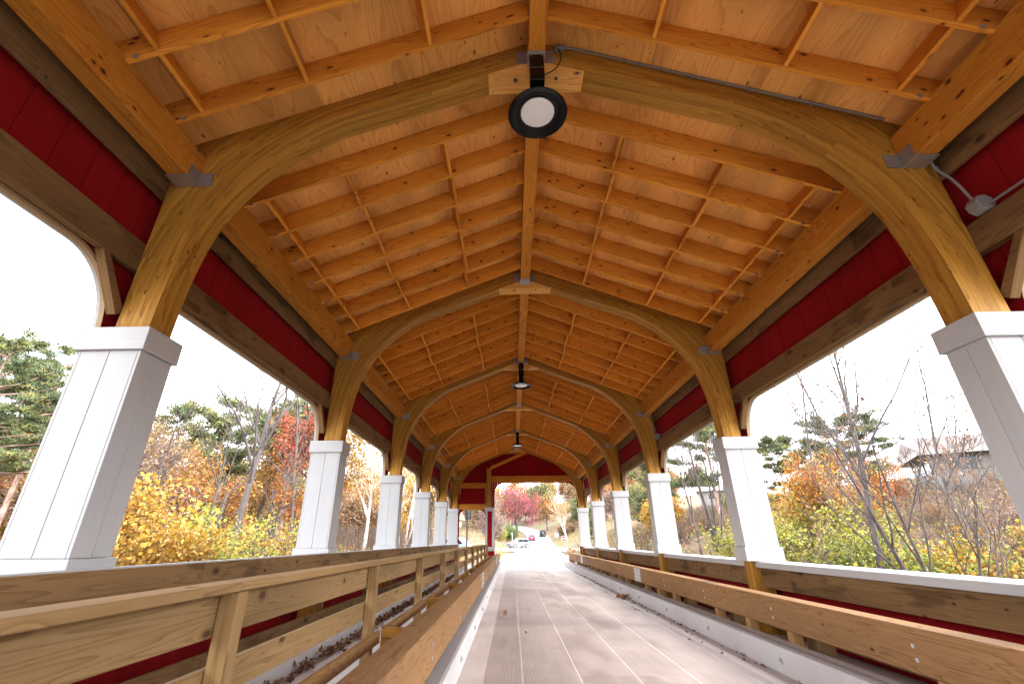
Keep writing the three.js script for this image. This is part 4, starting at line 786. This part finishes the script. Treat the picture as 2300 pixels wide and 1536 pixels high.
{
  const r = rngOf(888), kinds = [['mauve', 'mauve-brown leafless thicket shrub on the right hillside', PAL.mauve], ['rust', 'rusty brown thicket shrub on the right hillside', PAL.rust], ['olive', 'olive green shrub on the right hillside', PAL.olive], ['gold', 'yellow-brown shrub on the right hillside', PAL.gold]];
  for (let i = 0; i < 96; i++) {
    const u = 12 + i * 0.55 + r() * 3, x = 6.5 + (u * lerp(0.3, 1.1, r())); if (x < 9) continue;
    const right = x / u > 0.68; if (right && (ground(x, u) + 0.4) / u > 0.11) continue;
    const k = right ? kinds[Math.floor(r() * 2)] : kinds[Math.floor(r() * kinds.length)], bare = k[0] === 'mauve', low = right ? 0.5 : 1;
    treeCopy('h' + k[0] + i % 2, 'hillside_shrub', k[1].replace('on the right hillside', `on the hillside seen through the ${nth(x, u)} right opening`), 'shrub', x, u, { seed: 400 + i, h: 3.2, stems: 4, levels: 3, kids: [6, 4, 3], first: 0.1, spread: 0.75, ratio: 0.5, pal: k[2], leaf: 'near', dens: bare ? 0.3 : 0.9, jit: 0.7, r: 0.03, bark: bark.twig, minR: 0.007, max: bare ? 1800 : 4500 }, (0.7 + r() * 0.5) * low, r() * 6.28, 'hillside shrubs, ' + k[0]);
  }
}
// --- ahead, beyond the bridge
tree('maple_tree', 'large pinkish red maple beside the road past the bridge', 'tree', 1.2, 150, { seed: 101, h: 15.5, r: 0.55, levels: 3, kids: [12, 6, 5], first: 0.2, spread: 1.0, ratio: 0.62, pal: PAL.pink, leaf: 'mid', ls: 1.5, dens: 1.6, jit: 1.4, max: 12000, minR: 0.03, bark: bark.grey });
tree('oak_tree', 'tall golden tree behind the red maple', 'tree', -3, 172, { seed: 102, h: 22, pal: PAL.gold, leaf: 'far', dens: 2.2, jit: 2, first: 0.2, minR: 0.04, ls: 1.2 });
tree('oak_tree', 'golden brown tree left of the red maple', 'tree', -7.5, 150, { seed: 103, h: 16, pal: PAL.gold, leaf: 'far', dens: 1.8, jit: 2, first: 0.15, minR: 0.04 });
tree('bare_tree', 'mauve twiggy tree at the left edge of the lane opening', 'tree', -3.4, 92, { seed: 104, h: 10, stems: 4, levels: 4, kids: [6, 4, 3, 2], first: 0.15, spread: 0.6, ratio: 0.5, r: 0.1, bark: bark.twig, pal: PAL.mauve, leaf: 'mid', dens: 0.45, minR: 0.018 });
tree('leafy_shrub', 'green shrub at the foot of the red maple', 'shrub', -0.8, 121, { seed: 105, h: 5.0, stems: 5, kids: [8, 5, 4], first: 0.1, spread: 0.8, ratio: 0.5, pal: PAL.green, leaf: 'mid', dens: 1.4, r: 0.05 });
tree('leafy_shrub', 'yellow-green shrub left of the silver car', 'shrub', -3.4, 112, { seed: 106, h: 4, stems: 5, kids: [8, 5, 4], first: 0.1, spread: 0.8, ratio: 0.5, pal: PAL.lime, leaf: 'mid', dens: 1.0, r: 0.05 });
tree('birch_tree', 'pale-trunked tree with few yellow leaves behind the round red sign', 'tree', 13.2, 118, { seed: 107, h: 13, stems: 2, levels: 3, kids: [8, 4, 3], first: 0.45, spread: 0.6, ratio: 0.42, bark: bark.pale, r: 0.18, pal: PAL.tawny, leaf: 'mid', dens: 0.3, minR: 0.025 });
pine('dark pine right of the pale-trunked tree past the bridge', 17.6, 126, { h: 12, seed: 108, first: 0.15, R: 2.8, branches: 60, far: true, cone: true });
pine('dark pine at the right edge of the lane opening', 15.5, 96, { h: 7.5, seed: 109, first: 0.1, R: 2.2, branches: 50, far: true, cone: true });
tree('oak_tree', 'orange-gold tree right of the red maple across the road', 'tree', 12.5, 176, { seed: 110, h: 12, pal: [...PAL.orange, ...PAL.tawny], leaf: 'far', dens: 0.9, jit: 2, minR: 0.04 });
{
  const r = rngOf(999);
  for (let i = 0; i < 46; i++) { const x = -75 + i * 3.4 + r() * 3, u = 190 + r() * 60; if (Math.abs(x - roadX(u)) < 7 && u < 215) continue; const kk = Math.floor(r() * 5), kn = ['golden', 'brown', 'orange', 'olive', 'mauve'][kk]; treeCopy('d' + kk, 'distant_tree', `distant ${kn} tree on the wooded rise past the bridge`, 'tree', x, u, { seed: 500 + i, h: 14, levels: 2, kids: [14, 7], pal: [PAL.gold, PAL.rust, PAL.orange, PAL.olive, PAL.mauve][kk], leaf: 'far', dens: 2.4, jit: 2.6, ls: 1.5, minR: 0.05 }, 0.75 + r() * 0.5, r() * 6.28, 'distant trees, ' + kn); }
  for (let i = 0; i < 22; i++) { const s = i % 2 ? 1 : -1, u = 118 + r() * 70, x = roadX(u) + s * (11 + r() * 30), kk = Math.floor(r() * 5), kn = ['golden', 'brown', 'orange', 'olive', 'mauve'][kk]; treeCopy('d' + kk, 'distant_tree', `${kn} tree on the bank ${s > 0 ? 'right' : 'left'} of the climbing road`, 'tree', x, u, {}, 0.5 + r() * 0.35, r() * 6.28, 'trees by the climbing road, ' + kn); }
  for (let i = 0; i < 26; i++) { const x = 14 + r() * 24, u = 70 + r() * 90; if (Math.abs(u - crossU(x)) < 16) continue; treeCopy('rs' + i % 2, 'roadside_shrub', 'dry tan shrub on the bank right of the far road', 'shrub', x, u, { seed: 560 + i, h: 3.4, stems: 4, levels: 2, kids: [7, 5], pal: PAL.rust, leaf: 'mid', dens: 1.2, jit: 1, r: 0.04, minR: 0.02 }, 0.7 + r() * 0.5, r() * 6.28, 'dry shrubs by the far road'); }
}
// ground cover that nobody could count
function stuff(name, label, geo, mat, n, seed, where, pal, s0, s1, tilt) {
  const r = rngOf(seed), ms = [], cs = []; let g = 0;
  while (ms.length < n && g++ < n * 12) { const q = where(r); if (!q) continue; ms.push(place(P(q[0], q[2] ?? ground(q[0], q[1]), q[1]), lerp(s0, s1, r()), r, tilt)); cs.push(pick(pal, r)); }
  const m = scatter(name, geo, mat, ms, cs, scene); m.name = numbered(name); m.userData = { label, kind: 'stuff' }; return m;
}
const nearR = r => { const u = 4 + 60 * Math.pow(r(), 1.3), x = 6.2 + (u * 1.15 + 6) * r(); return [x, u]; }, nearL = r => { const u = 3 + 70 * Math.pow(r(), 1.2), x = -6.5 - (u * 1.2 + 6) * r(); return [x, u]; };
const offRoad = q => Math.abs(q[1] - crossU(q[0])) > 15 || Math.abs(q[0]) > 62 ? (Math.abs(q[0] - roadX(q[1])) > 4.2 ? q : null) : null;
stuff('brush', 'brown twiggy brush over the right hillside', twigClump(21, 16, 1), bark.twig, 4200, 601, nearR, [[1, 0.9, 0.85], [1.3, 1.1, 1], [0.8, 0.75, 0.75]], 0.7, 1.5, 0.35);
stuff('brush', 'brown twiggy brush on the floor of the left woods', twigClump(22, 16, 1), bark.twig, 2600, 602, nearL, [[1, 0.9, 0.8], [0.8, 0.7, 0.6]], 0.9, 2.6, 0.2);
stuff('ground_leaves', 'low yellow and green weeds over the right bank', clump(1, 16, 0.42, 0.13), weedMat, 9000, 603, nearR, [...PAL.lime, ...PAL.olive, ...PAL.rust, ...PAL.gold], 0.7, 1.7);
stuff('ground_leaves', 'low yellow and brown weeds under the left woods', clump(2, 16, 0.42, 0.13), weedMat, 4200, 604, nearL, [...PAL.lime, ...PAL.gold, ...PAL.rust], 0.7, 1.6);
stuff('dry_grass', 'dry tan and green grass beside the far road', twigClump(23, 18, 0.6), std({ color: lin(0.6, 0.6, 0.6), roughness: 1 }), 5000, 605, r => offRoad([-28 + 60 * r(), 32 + 150 * r()]), [[0.8, 0.55, 0.3], [0.6, 0.55, 0.2], [0.9, 0.65, 0.42]], 0.8, 1.8, 0.2);
// ------------------------------------------------------------------ vehicles
const glassM = std({ color: lin(0.02, 0.025, 0.03), roughness: 0.08, metalness: 0.1 }), tyreM = std({ color: lin(0.02, 0.02, 0.02), roughness: 0.9 }), rimM = std({ color: lin(0.5, 0.5, 0.52), metalness: 0.8, roughness: 0.35 }), lightM = std({ color: lin(0.85, 0.85, 0.85), roughness: 0.15 }), tailM = std({ color: lin(0.4, 0.01, 0.01), roughness: 0.25 }), trimM = std({ color: lin(0.03, 0.03, 0.032), roughness: 0.5 });
function car(name, label, x, y, u, turn, o) {
  const t = thing(name, label, 'car', o.group); t.position.copy(P(x, y, u)); t.rotation.y = turn;    // front towards local +x
  const L = o.L, Wd = o.W, Hh = o.H, paint = new THREE.MeshPhysicalMaterial({ color: lin(...o.col), roughness: 0.35, metalness: 0.35, clearcoat: 0.8, clearcoatRoughness: 0.1 });
  const wr = o.wr ?? 0.34, wb = L * 0.295, belt = Hh * (o.boxy ? 0.6 : 0.58), cl = 0.22;
  const body = new THREE.Shape(); body.moveTo(-L / 2 + 0.05, cl + 0.08);
  const archAt = c => { body.lineTo(c - wr * 1.15, cl); body.absarc(c, wr, wr * 1.15, Math.PI, 0, true); };
  archAt(-wb); archAt(wb); body.lineTo(L / 2 - 0.06, cl + 0.06);
  if (o.boxy) { body.lineTo(L / 2, belt * 0.95); body.lineTo(L * 0.17, belt); body.lineTo(-L / 2, belt); }
  else { body.quadraticCurveTo(L / 2 + 0.02, belt * 0.7, L / 2 - 0.12, belt * 0.83); body.quadraticCurveTo(L * 0.3, belt * 0.99, L * 0.2, belt); body.lineTo(-L / 2 + 0.02, belt * 1.03); body.quadraticCurveTo(-L / 2 - 0.04, belt * 0.6, -L / 2 + 0.05, cl + 0.08); }
  const ex = (s, w, b) => { const g = new THREE.ExtrudeGeometry(s, { depth: w - 2 * b, bevelEnabled: true, bevelSize: b, bevelThickness: b, bevelSegments: 2, curveSegments: 10 }); g.translate(0, 0, -w / 2 + b); return g; };
  part('body', ex(body, Wd, 0.05), paint, t);
  const k = o.boxy ? [[0.16, belt - 0.02], [0.11, Hh - 0.12], [-0.47, Hh - 0.12], [-0.49, belt - 0.02]] : [[0.22, belt - 0.03], [0.04, Hh - 0.1], [-0.34, Hh - 0.12], [-0.465, belt - 0.01]];
  const gs = new THREE.Shape(k.map(p => new THREE.Vector2(p[0] * L, p[1]))); part('windows', ex(gs, Wd * 0.86, 0.04), glassM, t);
  const rs = new THREE.Shape([[k[1][0] + 0.02, Hh - 0.13], [k[1][0] - 0.03, Hh - 0.05], [-0.2, Hh], [k[2][0] + 0.02, Hh - 0.05], [k[2][0] - 0.01, Hh - 0.14]].map(p => new THREE.Vector2(p[0] * L, p[1]))); part('roof', ex(rs, Wd * 0.84, 0.04), paint, t);
  for (const s of [-1, 1]) for (const c of [k[1], k[2]].map((q, i) => [q, k[i ? 3 : 0]])) { const [a, b] = c, dx = (b[0] - a[0]) * L, dy = b[1] - a[1]; part('pillar', box(0.07, Math.hypot(dx, dy), 0.05, 'y'), paint, t, new THREE.Vector3((a[0] + b[0]) / 2 * L, (a[1] + b[1]) / 2, s * Wd * 0.425), [0, 0, -Math.atan2(dx, dy)]); }
  for (const s of [-1, 1]) part('pillar', box(0.08, Hh - belt - 0.08, 0.04, 'y'), paint, t, new THREE.Vector3(-0.12 * L, (Hh + belt) / 2 - 0.06, s * Wd * 0.43));
  for (const cx of [-wb, wb]) for (const s of [-1, 1]) { const w = part('wheel', cyl(wr, 0.22, 24, 'z'), tyreM, t, new THREE.Vector3(cx, wr, s * (Wd / 2 - 0.12))); part('rim', cyl(wr * 0.62, 0.225, 16, 'z'), rimM, w, new THREE.Vector3(0, 0, s * 0.008)); }
  for (const s of [-1, 1]) { part('headlight', box(0.14, 0.14, 0.4, 'z', 0, 0.03), lightM, t, new THREE.Vector3(L / 2 - 0.1, belt * 0.77, s * (Wd / 2 - 0.3))); part('tail_light', box(0.1, 0.26, 0.2, 'y', 0, 0.03), tailM, t, new THREE.Vector3(-L / 2 + 0.03, belt * 0.86, s * (Wd / 2 - 0.18))); part('mirror', box(0.12, 0.14, 0.2, 'z', 0, 0.03), o.boxy ? trimM : paint, t, new THREE.Vector3(L * 0.19, belt + 0.08, s * (Wd / 2 + 0.05))); }
  part('grille', box(0.06, 0.22, Wd * 0.5, 'z', 0, 0.02), trimM, t, new THREE.Vector3(L / 2 - 0.02, belt * 0.66, 0));
  part('front_bumper', box(0.12, 0.2, Wd * 0.96, 'z', 0, 0.04), o.boxy ? trimM : paint, t, new THREE.Vector3(L / 2 - 0.02, cl + 0.14, 0)); part('rear_bumper', box(0.14, 0.2, Wd * 0.96, 'z', 0, 0.04), o.boxy ? trimM : paint, t, new THREE.Vector3(-L / 2, cl + 0.16, 0));
  part('number_plate', box(0.02, 0.12, 0.32, 'z'), lightM, t, new THREE.Vector3(-L / 2 - 0.075, o.boxy ? 0.5 : 0.78, o.boxy ? 0.4 : 0));
  if (o.boxy) { const sp = part('spare_wheel', cyl(0.37, 0.22, 24, 'x'), tyreM, t, new THREE.Vector3(-L / 2 - 0.13, 0.98, 0)); part('rim', cyl(0.2, 0.225, 16, 'x'), rimM, sp, new THREE.Vector3(-0.01, 0, 0)); }
  return t;
}
const F = Math.PI / 2;                                       // heading away from the viewer
car('suv', 'silver SUV crossing the road ahead, front to the left', 0.9, ground(0.9, 97) + 0.13, 97, Math.PI + 0.55, { L: 4.6, W: 1.85, H: 1.68, col: [0.2, 0.225, 0.27] });
car('hatchback', 'red car driving away on the left side of the far road', 5.2, roadY(138) + 0.03, 138, F, { L: 4.3, W: 1.8, H: 1.5, col: [0.32, 0.02, 0.05] });
car('off_roader', 'black boxy off-roader with spare wheel driving away uphill', 9.6, roadY(158) + 0.03, 158, F, { L: 4.2, W: 1.95, H: 1.95, col: [0.012, 0.012, 0.014], boxy: true, wr: 0.41 });
car('parked_car', 'silver car parked under the trees beyond the birch', -38.6, ground(-38.6, 118), 118, Math.PI - 0.15, { L: 4.5, W: 1.8, H: 1.5, col: [0.36, 0.41, 0.47] });
car('parked_car', 'dark red car parked left of the silver car beyond the birch', -43.4, ground(-43.4, 121), 121, Math.PI - 0.1, { L: 4.5, W: 1.8, H: 1.5, col: [0.13, 0.012, 0.02] });
car('parked_car', 'pale blue car seen low through the footway fence', -6.6, ground(-6.6, 47), 47, Math.PI - 0.3, { L: 4.5, W: 1.8, H: 1.5, col: [0.36, 0.44, 0.5] });
// ------------------------------------------------------------------ signs, posts
{
  const redS = std({ color: lin(0.5, 0.012, 0.02), roughness: 0.4 }), whiteS = std({ color: lin(0.85, 0.85, 0.85), roughness: 0.4 }), galv = std({ color: lin(0.3, 0.3, 0.3), metalness: 0.6, roughness: 0.5 }), blackS = std({ color: lin(0.012, 0.012, 0.013), roughness: 0.4 });
  const u = 62, x = 6.2, y = ground(x, u); let t = thing('road_sign', 'round red and white no-entry sign on a thin post right of the road', 'sign'); t.position.copy(P(x, y, u));
  part('post', cyl(0.03, 2.2, 8), galv, t, new THREE.Vector3(0, 1.1, 0)); const d = part('disc', cyl(0.30, 0.012, 32, 'z'), redS, t, new THREE.Vector3(0, 2.0, 0.04)); part('white_bar', box(0.42, 0.12, 0.012, 'x'), whiteS, d, new THREE.Vector3(0, 0, 0.006)); part('border', new THREE.TorusGeometry(0.3, 0.014, 6, 32), whiteS, d, new THREE.Vector3(0, 0, 0.003));
  const rect = (label, x2, u2, h, w, hh, mat, nm = 'road_sign') => { const q = thing(nm, label, 'sign'); q.position.copy(P(x2, ground(x2, u2), u2)); part('post', cyl(0.035, h, 8), galv, q, new THREE.Vector3(0, h / 2, 0)); part('plate', box(w, hh, 0.015, 'x', 0, 0.003), mat, q, new THREE.Vector3(0, h - hh / 2, 0.045)); return q; };
  rect('small white rectangular sign on the bank right of the far road', 11.4, 128, 2.2, 0.9, 0.9, whiteS);
  rect('white sign plate beside the black sign mast past the footway', -5.4, 45, 2.9, 0.6, 0.38, whiteS);
  rect('white upright sign strip just past the portal post', -2.15, 41, 2.6, 0.28, 1.3, std({ color: lin(0.6, 0.62, 0.64), roughness: 0.5 }));
  t = thing('warning_sign_mast', 'black mast with a black boxed sign panel past the footway end', 'sign'); t.position.copy(P(-3.72, ground(-3.72, 36), 36)); const mh = 3.5 - ground(-3.72, 36);
  part('mast', cyl(0.055, mh, 12), blackS, t, new THREE.Vector3(0, mh / 2, 0)); part('sign_box', box(0.48, 0.66, 0.12, 'y', 0, 0.01), blackS, t, new THREE.Vector3(0.06, mh - 0.35, 0.05)); part('visor', box(0.13, 0.6, 0.2, 'y', 0, 0.02), std({ color: lin(0.05, 0.055, 0.06), roughness: 0.25 }), t, new THREE.Vector3(0.14, mh - 0.35, 0.19));
  const yel = std({ color: lin(0.6, 0.36, 0.04), roughness: 0.6 });
  for (const [bx, bu, n] of [[-3.6, 40, 'yellow marker post below the black sign mast'], [-2.75, 42, 'yellow marker post beside the white sign strip'], [-1.55, 52, 'yellow marker post left of the road past the bridge']]) { const q = thing('marker_post', n, 'post', 'yellow marker posts'); q.position.copy(P(bx, ground(bx, bu), bu)); part('post', cyl(0.06, 1.35, 10), yel, q, new THREE.Vector3(0, 0.68, 0)); part('cap', cyl(0.066, 0.08, 10), whiteS, q, new THREE.Vector3(0, 1.36, 0)); }
  const wp = thing('marker_post', 'thin white post behind the silver SUV', 'post'); wp.position.copy(P(-0.3, ground(-0.3, 108), 108)); part('post', cyl(0.05, 2.6, 8), whiteS, wp, new THREE.Vector3(0, 1.3, 0)); part('plate', box(0.2, 0.3, 0.02, 'x'), whiteS, wp, new THREE.Vector3(0, 2.4, 0.06));
  // timber approach rails past the portal
  for (const [s, x0, lab] of [[-1, -3.6, 'pale timber approach rail past the footway opening'], [1, 3.2, 'pale timber approach rail curving off past the right guardrail']]) {
    const q = thing('approach_rail', lab, 'rail'); 
    for (let i = 0; i < 4; i++) { const ua = 29.6 + i * 2.4, xa = x0 + s * 0.12 * i * i * 0.6, xb = x0 + s * 0.12 * (i + 1) ** 2 * 0.6, dx = xb - xa, l = Math.hypot(dx, 2.4); part('rail', box(0.12, 0.28, l, 'z', i, 0.006), M.pale, q, P((xa + xb) / 2, 0.62, ua + 1.2), [0, -Math.atan2(dx, 2.4), 0]); part('post', box(0.14, 1.1, 0.14, 'y', i), M.pale, q, P(xa + s * 0.14, 0.3, ua + 0.1)); }
  }
  // stones piled at the right end of the bridge
  const r = rngOf(41), st = std({ color: lin(0.42, 0.42, 0.43), roughness: 0.95 });
  const stone = k => { const g = new THREE.IcosahedronGeometry(1, 1), p = g.attributes.position; for (let i = 0; i < p.count; i++) { const f = 0.75 + 0.5 * vnoise(p.getX(i) * 2 + k * 9, p.getY(i) * 2 + p.getZ(i) * 3, 61); p.setXYZ(i, p.getX(i) * f, p.getY(i) * f * 0.7, p.getZ(i) * f); } g.computeVertexNormals(); return g; };
  const sg = [stone(1), stone(2), stone(3)]; const pile = thing('stone_pile', 'heap of pale grey stones at the right end of the bridge', 'stones');
  for (let i = 0; i < 60; i++) { const sx = 4.0 + r() * 2.6, su = 31 + r() * 14, s = 0.16 + r() * 0.2, m = part('stone', sg[i % 3], st, pile, P(sx, ground(sx, su) + s * 0.4, su), [r() * 3, r() * 3, r() * 3]); m.scale.setScalar(s); }
}
// ------------------------------------------------------------------ buildings on the right hillside
{
  const wallM = std({ map: paintTex({ seed: 201, pw: 256, ph: 256, m: 3, n: 3, col: [0.2, 0.185, 0.18], fx: 4, fy: 4, fib: 0.15, blot: 0.2, speck: 0.1 }) }), roofM = std({ color: lin(0.2, 0.16, 0.15), roughness: 0.9 }), trim = std({ color: lin(0.36, 0.33, 0.31) });
  const b = thing('hillside_building', 'low grey-brown building with wide roof on the right hillside', 'building'); b.position.copy(P(49.5, 7.3, 46.0)); b.rotation.y = -0.5;
  part('wall', box(15, 4.6, 8, 'x', 1), wallM, b, new THREE.Vector3(0, -0.6, 0));
  const rf = part('roof', prism([[-5.2, 1.55], [5.2, 1.55], [5.2, 1.9], [0, 3.6], [-5.2, 1.9]], 17), roofM, b, null, [0, F, 0]);
  part('roof_slope', box(17.04, 1.5, 0.12, 'x', 2), roofM, b, new THREE.Vector3(0, 2.5, 4.95), [-0.42, 0, 0]); part('fascia', box(17.1, 0.36, 0.12, 'x', 3), trim, b, new THREE.Vector3(0, 1.72, 5.34)); part('fascia', box(0.1, 0.4, 10.4, 'z', 2), trim, b, new THREE.Vector3(-8.6, 1.72, 0));
  for (const x of [-5.2, -1.8, 1.6, 5]) { const w = part('window', box(2.3, 1.2, 0.08, 'x'), trimM, b, new THREE.Vector3(x, 0.75, 4.02)); part('pane', box(2.1, 1.0, 0.04, 'x'), glassM, w, new THREE.Vector3(0, 0, 0.04)); }
  for (const z of [-2.4, 0, 2.4]) { const w = part('window', box(0.08, 1.3, 1.9, 'z'), trimM, b, new THREE.Vector3(-7.52, 0.6, z)); part('pane', box(0.04, 1.1, 1.7, 'z'), glassM, w, new THREE.Vector3(-0.04, 0, 0)); }
  const h = thing('hillside_house', 'small pale-roofed house on the hillside between the second and third right columns', 'house'); h.position.copy(P(37, 6.6, 82)); h.rotation.y = -0.4;
  part('wall', box(9, 2.6, 6, 'x', 1), wallM, h, new THREE.Vector3(0, 1.2, 0)); part('roof', prism([[-3.7, 2.3], [3.7, 2.3], [0, 4.0]], 10), std({ color: lin(0.26, 0.24, 0.24), roughness: 0.9 }), h, null, [0, F, 0]);
  for (const x of [-2.6, 0.4, 3]) { const w = part('window', box(1.2, 1, 0.08, 'x'), trim, h, new THREE.Vector3(x, 1.4, 3.02)); part('pane', box(1.0, 0.8, 0.04, 'x'), glassM, w, new THREE.Vector3(0, 0, 0.04)); }
}
// ------------------------------------------------------------------ fallen leaves on the bridge
{
  const lg = (() => { const g = clump(77, 1, 0.001, 0.075); return g; })(), pal = [[0.2, 0.08, 0.03], [0.28, 0.12, 0.04], [0.14, 0.06, 0.03]];
  const leafFloor = std({ color: 0xffffff, roughness: 0.9, side: THREE.DoubleSide });
  stuff('leaf_litter', 'brown fallen leaves gathered along the footway kerb', clump(78, 6, 0.06, 0.06), leafFloor, 520, 701, r => [-2.86 + Math.abs(r() + r() + r() - 1.5) * 0.16, 1 + 21 * r(), 0.012 + r() * 0.03], pal, 0.6, 1.2);
  stuff('leaf_litter', 'scattered brown leaves and grit along the right kerb', clump(79, 5, 0.03, 0.04), leafFloor, 150, 702, r => [2.58 - Math.pow(r(), 3) * 0.35, 1 + 22 * r(), 0.006], pal, 0.4, 0.9);
  const r = rngOf(88); const spots = [[2.42, 13.0, 'heap of brown leaves against the right kerb'], [2.56, 6.36, 'single brown leaf standing against the right kerb'], [-0.18, 8.5, 'small red-brown leaf lying on the lane near the left kerb'], [-0.56, 10.1, 'dry brown leaf lying beside the left kerb'], [-0.5, 7.2, 'dark crumpled leaf on the lane beside the left kerb']];
  spots.forEach(([x, u, l], i) => { const m = single('fallen_leaf', l, 'leaf', i ? clump(90 + i, 1, 0.001, 0.1) : clump(89, 30, 0.14, 0.09, 1, 0.3), std({ color: lin(...pal[i % 3]), roughness: 0.9, side: THREE.DoubleSide }), 'leaves on the lane'); m.position.copy(P(x, i ? 0.02 : 0.045, u)); });
}
renderer.render(scene, camera);
